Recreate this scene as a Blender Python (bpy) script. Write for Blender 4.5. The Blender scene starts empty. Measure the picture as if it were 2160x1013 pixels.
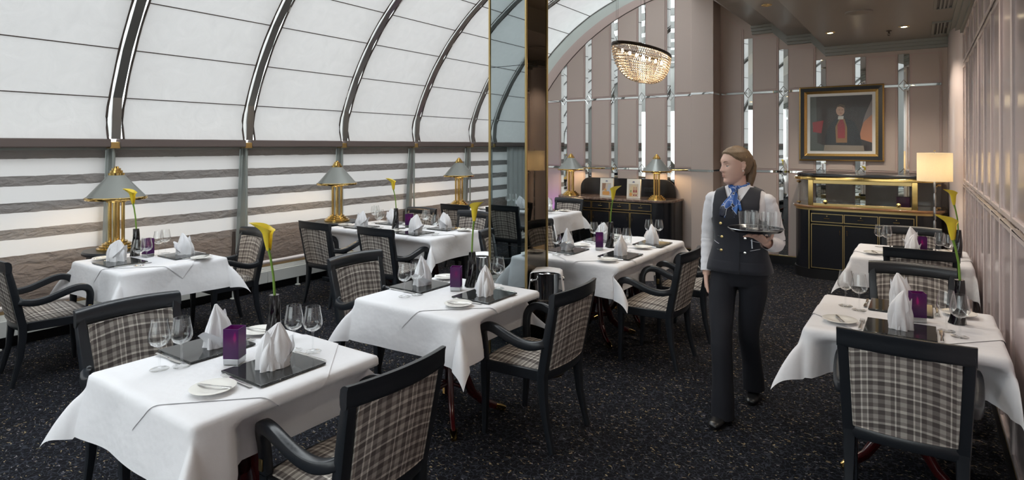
import bpy, bmesh, math, random
from mathutils import Vector, Matrix, noise
random.seed(7)
PI = math.pi
C = bpy.context.scene.collection

# ------------------------------------------------------------------ materials
def newmat(name):
    m = bpy.data.materials.new(name); m.use_nodes = True
    nt = m.node_tree; b = nt.nodes['Principled BSDF']
    return m, nt, b
def pbr(name, col, rough=.5, metal=0.0, spec=.5, coat=0.0, noise_amt=0.0, nscale=20, bump=0.0, bscale=60, sheen=0.0):
    m, nt, b = newmat(name)
    b.inputs['Base Color'].default_value = (*col, 1)
    b.inputs['Roughness'].default_value = rough
    b.inputs['Metallic'].default_value = metal
    b.inputs['Specular IOR Level'].default_value = spec
    b.inputs['Coat Weight'].default_value = coat
    b.inputs['Coat Roughness'].default_value = .06
    b.inputs['Sheen Weight'].default_value = sheen
    if noise_amt or bump:
        tc = nt.nodes.new('ShaderNodeTexCoord')
    if noise_amt:
        n = nt.nodes.new('ShaderNodeTexNoise'); n.inputs['Scale'].default_value = nscale; n.inputs['Detail'].default_value = 4
        nt.links.new(tc.outputs['Object'], n.inputs['Vector'])
        r = nt.nodes.new('ShaderNodeMapRange'); r.inputs['To Min'].default_value = 1-noise_amt; r.inputs['To Max'].default_value = 1+noise_amt
        nt.links.new(n.outputs['Fac'], r.inputs['Value'])
        mx = nt.nodes.new('ShaderNodeVectorMath'); mx.operation = 'SCALE'; mx.inputs[0].default_value = col
        nt.links.new(r.outputs['Result'], mx.inputs['Scale']); nt.links.new(mx.outputs['Vector'], b.inputs['Base Color'])
    if bump:
        n = nt.nodes.new('ShaderNodeTexNoise'); n.inputs['Scale'].default_value = bscale; n.inputs['Detail'].default_value = 3
        nt.links.new(tc.outputs['Object'], n.inputs['Vector'])
        bp = nt.nodes.new('ShaderNodeBump'); bp.inputs['Strength'].default_value = bump; bp.inputs['Distance'].default_value = .01
        nt.links.new(n.outputs['Fac'], bp.inputs['Height']); nt.links.new(bp.outputs['Normal'], b.inputs['Normal'])
    return m
def emit(name, col, s):
    m, nt, b = newmat(name)
    b.inputs['Base Color'].default_value = (*col, 1)
    b.inputs['Emission Color'].default_value = (*col, 1); b.inputs['Emission Strength'].default_value = s
    return m
def thin_glass(name, tint=(.985,.99,.99), ior=1.45, gloss=1.0):
    m = bpy.data.materials.new(name); m.use_nodes = True; nt = m.node_tree; nt.nodes.clear()
    o = nt.nodes.new('ShaderNodeOutputMaterial'); t = nt.nodes.new('ShaderNodeBsdfTransparent'); t.inputs['Color'].default_value = (*tint, 1)
    g = nt.nodes.new('ShaderNodeBsdfGlossy'); g.inputs['Roughness'].default_value = .02; g.inputs['Color'].default_value = (gloss, gloss, gloss, 1)
    f = nt.nodes.new('ShaderNodeLayerWeight'); f.inputs['Blend'].default_value = .5; f0 = ((ior-1)/(ior+1))**2
    fr = mth(nt, 'ADD', mth(nt, 'MULTIPLY', mth(nt, 'POWER', f.outputs['Facing'], 3.2), 1-f0), f0)
    mx = nt.nodes.new('ShaderNodeMixShader')
    nt.links.new(fr, mx.inputs[0]); nt.links.new(t.outputs[0], mx.inputs[1]); nt.links.new(g.outputs[0], mx.inputs[2]); nt.links.new(mx.outputs[0], o.inputs['Surface'])
    return m
def fabric_trans(name, col, trans, nscale=8, bump=.3, dist=.01, tcol=None, wr=(1, 1, 1)):
    """woven cloth that lets part of the daylight through"""
    m = bpy.data.materials.new(name); m.use_nodes = True; nt = m.node_tree; nt.nodes.clear()
    o = nt.nodes.new('ShaderNodeOutputMaterial'); d = nt.nodes.new('ShaderNodeBsdfDiffuse'); t = nt.nodes.new('ShaderNodeBsdfTranslucent')
    mx = nt.nodes.new('ShaderNodeMixShader'); mx.inputs[0].default_value = trans
    tc = nt.nodes.new('ShaderNodeTexCoord'); mp = nt.nodes.new('ShaderNodeMapping'); mp.inputs['Scale'].default_value = wr
    nt.links.new(tc.outputs['Object'], mp.inputs['Vector'])
    n = nt.nodes.new('ShaderNodeTexNoise'); n.inputs['Scale'].default_value = nscale; n.inputs['Detail'].default_value = 5; n.inputs['Distortion'].default_value = 1.2
    nt.links.new(mp.outputs[0], n.inputs['Vector'])
    r = nt.nodes.new('ShaderNodeMapRange'); r.inputs['To Min'].default_value = .93; r.inputs['To Max'].default_value = 1.07
    nt.links.new(n.outputs['Fac'], r.inputs['Value'])
    s = nt.nodes.new('ShaderNodeVectorMath'); s.operation = 'SCALE'; s.inputs[0].default_value = col; nt.links.new(r.outputs[0], s.inputs['Scale'])
    nt.links.new(s.outputs[0], d.inputs['Color'])
    s2 = nt.nodes.new('ShaderNodeVectorMath'); s2.operation = 'SCALE'; s2.inputs[0].default_value = tcol or col; nt.links.new(r.outputs[0], s2.inputs['Scale'])
    nt.links.new(s2.outputs[0], t.inputs['Color'])
    bp = nt.nodes.new('ShaderNodeBump'); bp.inputs['Strength'].default_value = bump; bp.inputs['Distance'].default_value = dist
    nt.links.new(n.outputs['Fac'], bp.inputs['Height']); nt.links.new(bp.outputs[0], d.inputs['Normal'])
    nt.links.new(d.outputs[0], mx.inputs[1]); nt.links.new(t.outputs[0], mx.inputs[2]); nt.links.new(mx.outputs[0], o.inputs['Surface'])
    return m
def ramp(nt, fac, stops, interp='CONSTANT'):
    r = nt.nodes.new('ShaderNodeValToRGB'); cr = r.color_ramp; cr.interpolation = interp
    while len(cr.elements) > 1: cr.elements.remove(cr.elements[-1])
    for i, (p, c) in enumerate(stops):
        e = cr.elements[0] if i == 0 else cr.elements.new(p)
        e.position = p; e.color = (*c, 1) if isinstance(c, tuple) else (c, c, c, 1)
    nt.links.new(fac, r.inputs['Fac']); return r.outputs['Color']
def mth(nt, op, a, b=None):
    n = nt.nodes.new('ShaderNodeMath'); n.operation = op
    for i, v in enumerate((a, b)):
        if v is None: continue
        if isinstance(v, (int, float)): n.inputs[i].default_value = v
        else: nt.links.new(v, n.inputs[i])
    return n.outputs[0]
def mixc(nt, f, a, b, mode='MIX'):
    n = nt.nodes.new('ShaderNodeMix'); n.data_type = 'RGBA'; n.blend_type = mode
    for i, v in ((0, f), (6, a), (7, b)):
        if isinstance(v, (int, float)): n.inputs[i].default_value = v
        elif isinstance(v, tuple): n.inputs[i].default_value = (*v, 1)
        else: nt.links.new(v, n.inputs[i])
    return n.outputs[2]

def make_plaid():
    m, nt, b = newmat('plaid_fabric')
    tc = nt.nodes.new('ShaderNodeTexCoord'); sp = nt.nodes.new('ShaderNodeSeparateXYZ'); nt.links.new(tc.outputs['Object'], sp.inputs[0])
    x = sp.outputs[0]; yz = mth(nt, 'ADD', sp.outputs[1], sp.outputs[2])
    fa = mth(nt, 'FRACT', mth(nt, 'MULTIPLY', mth(nt, 'ADD', x, 5.03), 1/.19))
    fb = mth(nt, 'FRACT', mth(nt, 'MULTIPLY', mth(nt, 'ADD', yz, 5.0), 1/.155))
    A = ramp(nt, fa, [(0, .12), (.13, .55), (.24, .22), (.32, .95), (.345, .22), (.42, .62), (.54, .15), (.66, .9), (.69, .38), (.78, .9), (.805, .18), (.90, .5)])
    B = ramp(nt, fb, [(0, .18), (.10, .75), (.17, .25), (.26, .5), (.36, .15), (.46, .9), (.50, .3), (.58, .6), (.68, .12), (.78, .85), (.83, .3), (.90, .55)])
    v = mixc(nt, .5, A, B)
    w = nt.nodes.new('ShaderNodeTexWave'); w.inputs['Scale'].default_value = 170; w.bands_direction = 'DIAGONAL'
    nt.links.new(tc.outputs['Object'], w.inputs['Vector'])
    v2 = mixc(nt, .22, v, w.outputs['Color'], 'OVERLAY')
    n = nt.nodes.new('ShaderNodeTexNoise'); n.inputs['Scale'].default_value = 220; nt.links.new(tc.outputs['Object'], n.inputs['Vector'])
    v3 = mixc(nt, .12, v2, n.outputs['Color'], 'OVERLAY')
    col = ramp(nt, v3, [(0, (.05, .043, .042)), (.25, (.14, .122, .115)), (.5, (.33, .30, .275)), (.75, (.66, .62, .56)), (1, (.80, .77, .71))], 'LINEAR')
    nt.links.new(col, b.inputs['Base Color']); b.inputs['Roughness'].default_value = .85; b.inputs['Specular IOR Level'].default_value = .15
    return m
def make_carpet():
    m, nt, b = newmat('patterned_carpet')
    tc = nt.nodes.new('ShaderNodeTexCoord')
    n = nt.nodes.new('ShaderNodeTexNoise'); n.inputs['Scale'].default_value = 22; n.inputs['Detail'].default_value = 3; nt.links.new(tc.outputs['Object'], n.inputs['Vector'])
    wv = nt.nodes.new('ShaderNodeVectorMath'); wv.operation = 'MULTIPLY_ADD'; nt.links.new(n.outputs['Color'], wv.inputs[0]); wv.inputs[1].default_value = (.07, .07, 0); nt.links.new(tc.outputs['Object'], wv.inputs[2])
    v = nt.nodes.new('ShaderNodeTexVoronoi'); v.feature = 'DISTANCE_TO_EDGE'; v.inputs['Scale'].default_value = 36; nt.links.new(wv.outputs[0], v.inputs['Vector'])
    line = mth(nt, 'LESS_THAN', v.outputs['Distance'], .055)
    # little dashes
    mp = nt.nodes.new('ShaderNodeMapping'); mp.inputs['Rotation'].default_value = (0, 0, .7); mp.inputs['Scale'].default_value = (38, 100, 1); nt.links.new(wv.outputs[0], mp.inputs['Vector'])
    d = nt.nodes.new('ShaderNodeTexVoronoi'); d.inputs['Scale'].default_value = 1; nt.links.new(mp.outputs[0], d.inputs['Vector'])
    sc = nt.nodes.new('ShaderNodeSeparateColor'); nt.links.new(d.outputs['Color'], sc.inputs[0])
    dash = mth(nt, 'MULTIPLY', mth(nt, 'LESS_THAN', d.outputs['Distance'], .28), mth(nt, 'GREATER_THAN', sc.outputs[0], .80))
    mp2 = nt.nodes.new('ShaderNodeMapping'); mp2.inputs['Rotation'].default_value = (0, 0, -.9); mp2.inputs['Scale'].default_value = (34, 90, 1); mp2.inputs['Location'].default_value = (3, 1, 0); nt.links.new(wv.outputs[0], mp2.inputs['Vector'])
    d2 = nt.nodes.new('ShaderNodeTexVoronoi'); d2.inputs['Scale'].default_value = 1; nt.links.new(mp2.outputs[0], d2.inputs['Vector'])
    sc2 = nt.nodes.new('ShaderNodeSeparateColor'); nt.links.new(d2.outputs['Color'], sc2.inputs[0])
    dash2 = mth(nt, 'MULTIPLY', mth(nt, 'LESS_THAN', d2.outputs['Distance'], .26), mth(nt, 'GREATER_THAN', sc2.outputs[1], .84))
    c1 = mixc(nt, line, (.0075, .0075, .0098), (.032, .035, .045))
    c2 = mixc(nt, dash, c1, (.30, .235, .14)); c3 = mixc(nt, dash2, c2, (.20, .19, .20))
    fn = nt.nodes.new('ShaderNodeTexNoise'); fn.inputs['Scale'].default_value = 500; nt.links.new(tc.outputs['Object'], fn.inputs['Vector'])
    c4 = mixc(nt, .7, c3, fn.outputs['Color'], 'OVERLAY')
    nt.links.new(c4, b.inputs['Base Color']); b.inputs['Roughness'].default_value = .95; b.inputs['Specular IOR Level'].default_value = .1
    bp = nt.nodes.new('ShaderNodeBump'); bp.inputs['Strength'].default_value = .5; bp.inputs['Distance'].default_value = .004
    nt.links.new(fn.outputs['Fac'], bp.inputs['Height']); nt.links.new(bp.outputs[0], b.inputs['Normal'])
    return m
def make_linen(name='white_linen'):
    m, nt, b = newmat(name)
    b.inputs['Base Color'].default_value = (.775, .775, .80, 1); b.inputs['Roughness'].default_value = .75; b.inputs['Sheen Weight'].default_value = .15; b.inputs['Specular IOR Level'].default_value = .2
    tc = nt.nodes.new('ShaderNodeTexCoord')
    n = nt.nodes.new('ShaderNodeTexNoise'); n.inputs['Scale'].default_value = 7; n.inputs['Detail'].default_value = 3; nt.links.new(tc.outputs['Object'], n.inputs['Vector'])
    n2 = nt.nodes.new('ShaderNodeTexNoise'); n2.inputs['Scale'].default_value = 300; nt.links.new(tc.outputs['Object'], n2.inputs['Vector'])
    h = mth(nt, 'ADD', n.outputs['Fac'], mth(nt, 'MULTIPLY', n2.outputs['Fac'], .03))
    bp = nt.nodes.new('ShaderNodeBump'); bp.inputs['Strength'].default_value = .35; bp.inputs['Distance'].default_value = .03
    nt.links.new(h, bp.inputs['Height']); nt.links.new(bp.outputs[0], b.inputs['Normal'])
    return m
def make_stone(name, c1, c2, scale, rough):
    m, nt, b = newmat(name); tc = nt.nodes.new('ShaderNodeTexCoord')
    n = nt.nodes.new('ShaderNodeTexNoise'); n.inputs['Scale'].default_value = scale; n.inputs['Detail'].default_value = 8; nt.links.new(tc.outputs['Object'], n.inputs['Vector'])
    nt.links.new(ramp(nt, n.outputs['Fac'], [(.35, c1), (.62, c2)], 'LINEAR'), b.inputs['Base Color']); b.inputs['Roughness'].default_value = rough
    return m
def make_lily():
    m, nt, b = newmat('lily_petal')
    b.inputs['Base Color'].default_value = (.78, .60, .035, 1); b.inputs['Roughness'].default_value = .45
    b.inputs['Subsurface Weight'].default_value = .15; b.inputs['Subsurface Radius'].default_value = (.01, .008, .002)
    return m

M_PLAID = make_plaid(); M_CARPET = make_carpet(); M_LINEN = make_linen(); M_NAPKIN = make_linen('napkin_linen')
M_BLACKWOOD = pbr('black_lacquered_wood', (.016, .019, .024), .30, spec=.5, bump=.05, bscale=90)
M_BLACKLAC = pbr('black_sideboard_lacquer', (.012, .013, .017), .22)
M_MAHOG = pbr('mahogany', (.055, .006, .007), .22, noise_amt=.35, nscale=12, coat=.4)
M_BRASS = pbr('polished_brass', (.80, .56, .20), .12, 1.0)
M_BRASS2 = pbr('satin_brass', (.62, .46, .20), .3, 1.0)
M_CHROME = pbr('chrome', (.75, .76, .77), .08, 1.0)
M_STEEL = pbr('brushed_steel', (.45, .46, .47), .28, 1.0)
M_SILVER = pbr('cutlery_steel', (.70, .69, .67), .16, 1.0)
M_ALU = pbr('grey_aluminium_profile', (.36, .40, .385), .38, .35)
M_RIB = pbr('rib_profile', (.30, .30, .29), .3, .75)
M_DARKTRIM = pbr('dark_brown_binding', (.085, .066, .058), .8)
M_GRANITE = make_stone('dark_granite', (.010, .011, .012), (.035, .038, .038), 160, .06)
M_MARBLE = make_stone('brown_marble', (.11, .065, .05), (.26, .18, .14), 22, .12)
M_PORC = pbr('white_porcelain', (.80, .79, .75), .12)
M_GLASS = thin_glass('drinking_glass', ior=1.5)
M_PANE = thin_glass('pane_glass', (.93, .95, .94), 1.35)
M_MIRROR = pbr('mirror', (.80, .83, .82), .015, 1.0)
M_MIRRORG = pbr('grey_tinted_mirror', (.46, .52, .53), .015, 1.0)
M_MIRRORB = pbr('bronze_tinted_mirror', (.13, .11, .09), .02, 1.0)
M_PINK = pbr('pink_beige_wall_fabric', (.47, .395, .355), .62, noise_amt=.03, nscale=180, spec=.3)
M_PINKF = pbr('pink_wall_moulding', (.47, .365, .335), .5)
M_PINKG = pbr('glossy_pink_lacquer', (.50, .42, .42), .16, noise_amt=.02, nscale=5, spec=.6)
M_PINKM = pbr('pink_white_moulding', (.68, .585, .565), .25)
M_COVE = pbr('grey_green_plaster', (.50, .54, .51), .55)
M_CEIL = pbr('grey_ceiling_paint', (.235, .215, .19), .33, noise_amt=.04, nscale=3)
M_CORN = pbr('grey_green_cornice', (.25, .26, .245), .5)
M_BASEB = pbr('black_skirting', (.008, .008, .009), .35)
M_PLASTER = pbr('pale_plaster', (.52, .52, .50), .7)
M_BLIND = fabric_trans('white_roof_blind', (.80, .795, .79), .15, 5, .25, .03)
M_RADI = pbr('white_convector_enamel', (.55, .56, .54), .4)
M_VASE = pbr('black_glazed_ceramic', (.006, .006, .007), .08, coat=.5)
M_STEM = pbr('green_stem', (.16, .30, .035), .45)
M_LILY = make_lily()
M_SHADE = pbr('grey_metal_lampshade', (.27, .285, .27), .33, .25)
M_BULB = emit('warm_bulb', (1, .72, .38), 14)
M_DOWN = emit('downlight_bulb', (1, .86, .62), 40)
M_CANDLE = emit('led_candle', (1, .04, .14), 16)
M_PURPLE = bpy.data.materials.new('purple_glass')
def _pg():
    m = M_PURPLE; m.use_nodes = True; nt = m.node_tree; nt.nodes.clear()
    o = nt.nodes.new('ShaderNodeOutputMaterial'); t = nt.nodes.new('ShaderNodeBsdfTransparent'); t.inputs['Color'].default_value = (.26, .04, .32, 1)
    d = nt.nodes.new('ShaderNodeBsdfPrincipled'); d.inputs['Base Color'].default_value = (.11, .035, .14, 1); d.inputs['Roughness'].default_value = .15
    tl = nt.nodes.new('ShaderNodeBsdfTranslucent'); tl.inputs['Color'].default_value = (.35, .03, .55, 1)
    mx = nt.nodes.new('ShaderNodeMixShader'); mx.inputs[0].default_value = .5; mx2 = nt.nodes.new('ShaderNodeMixShader'); mx2.inputs[0].default_value = .4
    nt.links.new(t.outputs[0], mx2.inputs[1]); nt.links.new(tl.outputs[0], mx2.inputs[2])
    nt.links.new(mx2.outputs[0], mx.inputs[1]); nt.links.new(d.outputs[0], mx.inputs[2]); nt.links.new(mx.outputs[0], o.inputs['Surface'])
_pg()
M_SHADEW = fabric_trans('cream_lampshade_fabric', (.88, .83, .72), .5, 120, .1, .002)
M_CRYSTAL = thin_glass('crystal', (.97, .94, .88), 1.7)
M_BEAD = pbr('crystal_bead', (.62, .52, .42), .1, .5, spec=.9)
M_DARKMETAL = pbr('dark_bronze', (.05, .038, .03), .35, .7)

# ------------------------------------------------------------------ mesh helper
class MB:
    def __init__(s): s.v = []; s.f = []; s.mi = []; s.cur = 0
    def add(s, vs, fs):
        o = len(s.v); s.v += [tuple(v) for v in vs]
        for f in fs: s.f.append(tuple(i+o for i in f)); s.mi.append(s.cur)
        return s
    def box(s, x0, x1, y0, y1, z0, z1, M=None):
        vs = [Vector(p) for p in ((x0,y0,z0),(x1,y0,z0),(x1,y1,z0),(x0,y1,z0),(x0,y0,z1),(x1,y0,z1),(x1,y1,z1),(x0,y1,z1))]
        if M: vs = [M @ v for v in vs]
        return s.add(vs, [(0,3,2,1),(4,5,6,7),(0,1,5,4),(1,2,6,5),(2,3,7,6),(3,0,4,7)])
    def loft(s, rings, cap=True, closed=True):
        n = len(rings[0]); vs = [p for r in rings for p in r]; fs = []
        for i in range(len(rings)-1):
            for j in range(n if closed else n-1):
                k = (j+1) % n; fs.append((i*n+j, i*n+k, (i+1)*n+k, (i+1)*n+j))
        if cap: fs.append(tuple(reversed(range(n)))); fs.append(tuple((len(rings)-1)*n+j for j in range(n)))
        return s.add(vs, fs)
    def lathe(s, prof, n=24, c=(0,0,0), cap=True, M=None):
        rings = []
        for r, z in prof:
            ring = [Vector((c[0]+r*math.cos(2*PI*j/n), c[1]+r*math.sin(2*PI*j/n), c[2]+z)) for j in range(n)]
            if M: ring = [M @ p for p in ring]
            rings.append(ring)
        return s.loft(rings, cap)
    def tube(s, pts, rad, n=10, w=1.0, h=1.0, up=(0,0,1), square=False, cap=True):
        pts = [Vector(p) for p in pts]; m = len(pts)
        if not hasattr(rad, '__len__'): rad = [rad]*m
        rings = []; up = Vector(up)
        for i, p in enumerate(pts):
            t = (pts[min(i+1, m-1)] - pts[max(i-1, 0)]).normalized()
            a = t.cross(up)
            if a.length < 1e-3: a = t.cross(Vector((1, 0, 0)))
            a.normalize(); b = a.cross(t).normalized(); r = rad[i]; ring = []
            for j in range(n):
                th = 2*PI*j/n
                cx, cy = math.cos(th), math.sin(th)
                if square:
                    e = .35; cx = math.copysign(abs(cx)**e, cx) if abs(cx) > 1e-9 else 0; cy = math.copysign(abs(cy)**e, cy) if abs(cy) > 1e-9 else 0
                ring.append(p + a*(cx*r*w) + b*(cy*r*h))
            rings.append(ring)
        return s.loft(rings, cap)
    def prism(s, poly, z0, z1, axis='z'):
        n = len(poly)
        f = {'z': lambda p, t: (p[0], p[1], t), 'y': lambda p, t: (p[0], t, p[1]), 'x': lambda p, t: (t, p[0], p[1])}[axis]
        vs = [f(p, z0) for p in poly] + [f(p, z1) for p in poly]
        fs = [tuple(range(n))[::-1], tuple(range(n, 2*n))] + [(i, (i+1) % n, n+(i+1) % n, n+i) for i in range(n)]
        return s.add(vs, fs)
    def grid(s, fn, nu, nv, cu=False):
        vs = [fn(i/nu, j/nv) for i in range(nu+1) for j in range(nv+1)]
        fs = [(i*(nv+1)+j, (i+1)*(nv+1)+j, (i+1)*(nv+1)+j+1, i*(nv+1)+j+1) for i in range(nu) for j in range(nv)]
        return s.add(vs, fs)
    def sphere(s, c, r, n=12, m=8, sc=(1,1,1)):
        vs = []; fs = []
        for i in range(m+1):
            ph = PI*i/m
            for j in range(n):
                th = 2*PI*j/n; vs.append((c[0]+r*sc[0]*math.sin(ph)*math.cos(th), c[1]+r*sc[1]*math.sin(ph)*math.sin(th), c[2]+r*sc[2]*math.cos(ph)))
        for i in range(m):
            for j in range(n):
                k = (j+1) % n; fs.append((i*n+j, (i+1)*n+j, (i+1)*n+k, i*n+k))
        return s.add(vs, fs)
    def mesh(s, name, mats, smooth=40, fix=True):
        me = bpy.data.meshes.new(name); me.from_pydata(s.v, [], s.f)
        if not isinstance(mats, (list, tuple)): mats = [mats]
        for m in mats: me.materials.append(m)
        for p, mi in zip(me.polygons, s.mi): p.material_index = mi
        bm = bmesh.new(); bm.from_mesh(me)
        bmesh.ops.remove_doubles(bm, verts=bm.verts, dist=1e-6)
        if fix: bmesh.ops.recalc_face_normals(bm, faces=bm.faces)
        bm.to_mesh(me); bm.free()
        if smooth: me.shade_smooth(); me.set_sharp_from_angle(angle=math.radians(smooth))
        me.update(); return me
    def build(s, name, mats, parent=None, smooth=40, bevel=0, seg=2, loc=None, fix=True):
        o = bpy.data.objects.new(name, s.mesh(name, mats, smooth, fix)); C.objects.link(o)
        if parent: o.parent = parent
        if loc: o.location = loc
        if bevel:
            b = o.modifiers.new('edge', 'BEVEL'); b.width = bevel; b.segments = seg; b.limit_method = 'ANGLE'; b.angle_limit = math.radians(35)
            b.harden_normals = False
        return o

def thing(name, label, cat, loc=(0,0,0), rz=0, group=None):
    o = bpy.data.objects.new(name, None); C.objects.link(o); o.empty_display_size = .1
    o.location = loc; o.rotation_euler = (0, 0, rz); return tag(o, label, cat, group)
def tag(o, label, cat, group=None, kind=None):
    o['label'] = label; o['category'] = cat
    if group: o['group'] = group
    if kind: o['kind'] = kind
    return o
def struct(o): o['kind'] = 'structure'; return o
def dup(root, loc, rz, label, group=None):
    r = root.copy(); C.objects.link(r); r.location = loc; r.rotation_euler = (0, 0, rz); r['label'] = label
    if group: r['group'] = group
    for ch in list(root.children):
        c = ch.copy(); C.objects.link(c); c.parent = r
        for g in list(ch.children):
            d = g.copy(); C.objects.link(d); d.parent = c
    return r
def lerp(a, b, t): return a+(b-a)*t
def sstep(t): t = max(0., min(1., t)); return t*t*(3-2*t)
def light(name, kind, loc, energy, col=(1,1,1), parent=None, **k):
    d = bpy.data.lights.new(name, kind); d.energy = energy; d.color = col
    for a, v in k.items(): setattr(d, a, v)
    o = bpy.data.objects.new(name, d); C.objects.link(o); o.location = loc
    if parent: o.parent = parent
    return o

# ================================================================== SETTING
YB = 9.0            # panelled wall under the arch
YP = 9.17           # wall with the painting
YN = -3.05          # wall behind the photographer
XR = .38
struct(MB().box(-7.0, .6, YN-.1, 9.9, -.12, 0).build('floor', M_CARPET, smooth=0))
# --- right ceiling, stepped
cp = [(XR+.2, 3.02), (-1.087, 3.02), (-1.25, 3.22), (-1.555, 3.22), (-1.753, 3.415), (-2.03, 3.415), (-2.52, 3.815), (-2.80, 4.05), (-2.80, 4.62), (XR+.2, 4.62)]
struct(MB().prism(cp, YN-.1, YP+.08, 'y').build('ceiling', M_CEIL, smooth=0))
# --- vault geometry
VC = (-3.2, .85); VR = 3.6
KINK = [(-6.59, 1.75)] + [(VC[0]+VR*math.cos(math.radians(a)), VC[1]+VR*math.sin(math.radians(a))) for a in (158.7, 150.7, 142.5, 134.8, 126.6, 118.5, 110.4, 102.3, 94.2, 86.0)]
RIBY = [2.65+1.425*k for k in range(-4, 5)]      # -3.05 ... 8.35
RIBE = RIBY + [9.66]
def vp(i, off=0.0):
    x, z = KINK[i]; dx, dz = x-VC[0], z-VC[1]; l = math.hypot(dx, dz); return (x+dx/l*off, z+dz/l*off)
PLACE = ['behind the photographer', 'far behind the photographer', 'beside the photographer', 'at the left edge of the photo', 'above the nearest brass lamp',
         'second to the right of the nearest brass lamp', 'above the middle brass lamp', 'left of the mirrored column', 'at the end of the room by the arch']
DB = [1.75]
def vault_bay(i):
    y0, y1 = RIBE[i]+.070, RIBE[i+1]-.070
    if i == len(RIBE)-2: y1 = RIBE[i+1]
    t = thing('roof_blind', 'white fabric roof blind in the bay '+PLACE[i], 'blind', (VC[0]-3.3, (y0+y1)/2, DB[0]), group='fabric roof blinds of the vault')
    ox, oy, oz = t.location
    last = len(KINK)-1
    if i in (0, 1): last = 7
    if i in (2, 3, 4): last = 7        # unseen upper cloths left out in these bays to admit extra sky light
    if i in (5, 6): last = 7
    if i == 7: last = 8
    b = MB(); NU = 10
    for k in range(last):
        (xa, za), (xb, zb) = vp(k), vp(k+1)
        def fn(u, v, k=k, xa=xa, za=za, xb=xb, zb=zb):
            y = lerp(y0, y1, u); x = lerp(xa, xb, v); z = lerp(za, zb, v)
            bul = .018*math.sin(PI*v)*(.6+.4*noise.noise((y*1.7, k*3.1, i*1.3)))
            if k == 0: bul = .05*math.sin(PI*v)+.012*noise.noise((y*4, v*3, i)); x += -.02*0
            dx, dz = x-VC[0], z-VC[1]; l = math.hypot(dx, dz)
            e = min(u, 1-u)*(y1-y0)
            return (x+dx/l*bul-ox, y-oy+.01*math.sin(v*PI)*(1 if u > .5 else -1), z+dz/l*bul-oz)
        b.grid(fn, NU, 8)
    b.build('blind_cloth', M_BLIND, t, 60, fix=False)
    b = MB()
    for k in range(1, last+1):
        x, z = vp(k, -.004); b.tube([(x-ox, y0-oy, z-oz), (x-ox, y1-oy, z-oz)], .0055, 6)
    b.build('batten', M_DARKTRIM, t)
    for y in (y0, y1):
        if i == len(RIBE)-2 and y == y1: continue
        pts = []; b = MB()
        for k in range(last):
            for q in range(4):
                v = q/4; x = lerp(vp(k)[0], vp(k+1)[0], v); z = lerp(vp(k)[1], vp(k+1)[1], v)
                bul = (.05 if k == 0 else .018)*math.sin(PI*v); dx, dz = x-VC[0], z-VC[1]; l = math.hypot(dx, dz)
                pts.append((x+dx/l*bul-ox, y-oy, z+dz/l*bul-oz))
        pts.append((vp(last)[0]-ox, y-oy, vp(last)[1]-oz)); b.tube(pts, .011, 6); b.build('edge_binding', M_DARKTRIM, t)
    b = MB(); b.box(-6.70-ox, -6.585-ox, y0-oy-.03, y1-oy+.03, 1.665-oz, 1.752-oz)
    b.build('blind_hem', pbr('brown_hem', (.17, .135, .125), .85, bump=.3, bscale=6) if i == 0 else bpy.data.materials['brown_hem'], t, bevel=.012)
for i in range(len(RIBE)-1): vault_bay(i)
# glazing outside the blinds
b = MB()
for k in range(len(KINK)-1):
    (xa, za), (xb, zb) = vp(k, .16), vp(k+1, .16)
    b.add([(xa, YN, za), (xb, YN, zb), (xb, 9.66, zb), (xa, 9.66, za)], [(0, 1, 2, 3)])
b.build('window_1', M_PANE, smooth=0)['kind'] = 'structure'
# ribs
for i, y in enumerate(RIBY):
    b = MB()
    for k in range(len(KINK)-1):
        (xa, za), (xb, zb) = vp(k, .02), vp(k+1, .02); (xc, zc), (xd, zd) = vp(k+1, .15), vp(k, .15)
        for yy, w in ((y, .022),):
            b.add([(xa,yy-w,za),(xb,yy-w,zb),(xc,yy-w,zc),(xd,yy-w,zd),(xa,yy+w,za),(xb,yy+w,zb),(xc,yy+w,zc),(xd,yy+w,zd)],
                  [(0,1,2,3),(7,6,5,4),(0,4,5,1),(1,5,6,2),(2,6,7,3),(3,7,4,0)])
        (xa, za), (xb, zb) = vp(k, -.004), vp(k+1, -.004); (xc, zc), (xd, zd) = vp(k+1, .02), vp(k, .02); w = .042
        b.add([(xa,y-w,za),(xb,y-w,zb),(xc,y-w,zc),(xd,y-w,zd),(xa,y+w,za),(xb,y+w,zb),(xc,y+w,zc),(xd,y+w,zd)],
              [(0,1,2,3),(7,6,5,4),(0,4,5,1),(1,5,6,2),(2,6,7,3),(3,7,4,0)])
    r = b.build('trim_%d' % (i+1), M_RIB, smooth=30); struct(r)
    b = MB()   # post below
    b.add([(-6.68,y-.035,1.66),(-6.68,y+.035,1.66),(-6.79,y+.035,1.66),(-6.79,y-.035,1.66),(-6.76,y-.035,.2),(-6.76,y+.035,.2),(-6.88,y+.035,.2),(-6.88,y-.035,.2)],
          [(0,1,2,3),(7,6,5,4),(0,4,5,1),(1,5,6,2),(2,6,7,3),(3,7,4,0)])
    b.box(-6.66, -6.64, y-.012, y+.012, .2, 1.66)
    p = b.build('trim_%d' % (i+21), M_ALU, bevel=.004); struct(p)
    b = MB().box(-6.75, -6.60, y-.045, y+.045, 1.655, 1.72); b.build('bracket', M_BRASS2, p, bevel=.004)
b = MB(); b.box(-6.82, -6.70, YN, 9.66, 1.64, 1.70); struct(b.build('trim_40', M_ALU, smooth=0))
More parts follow.
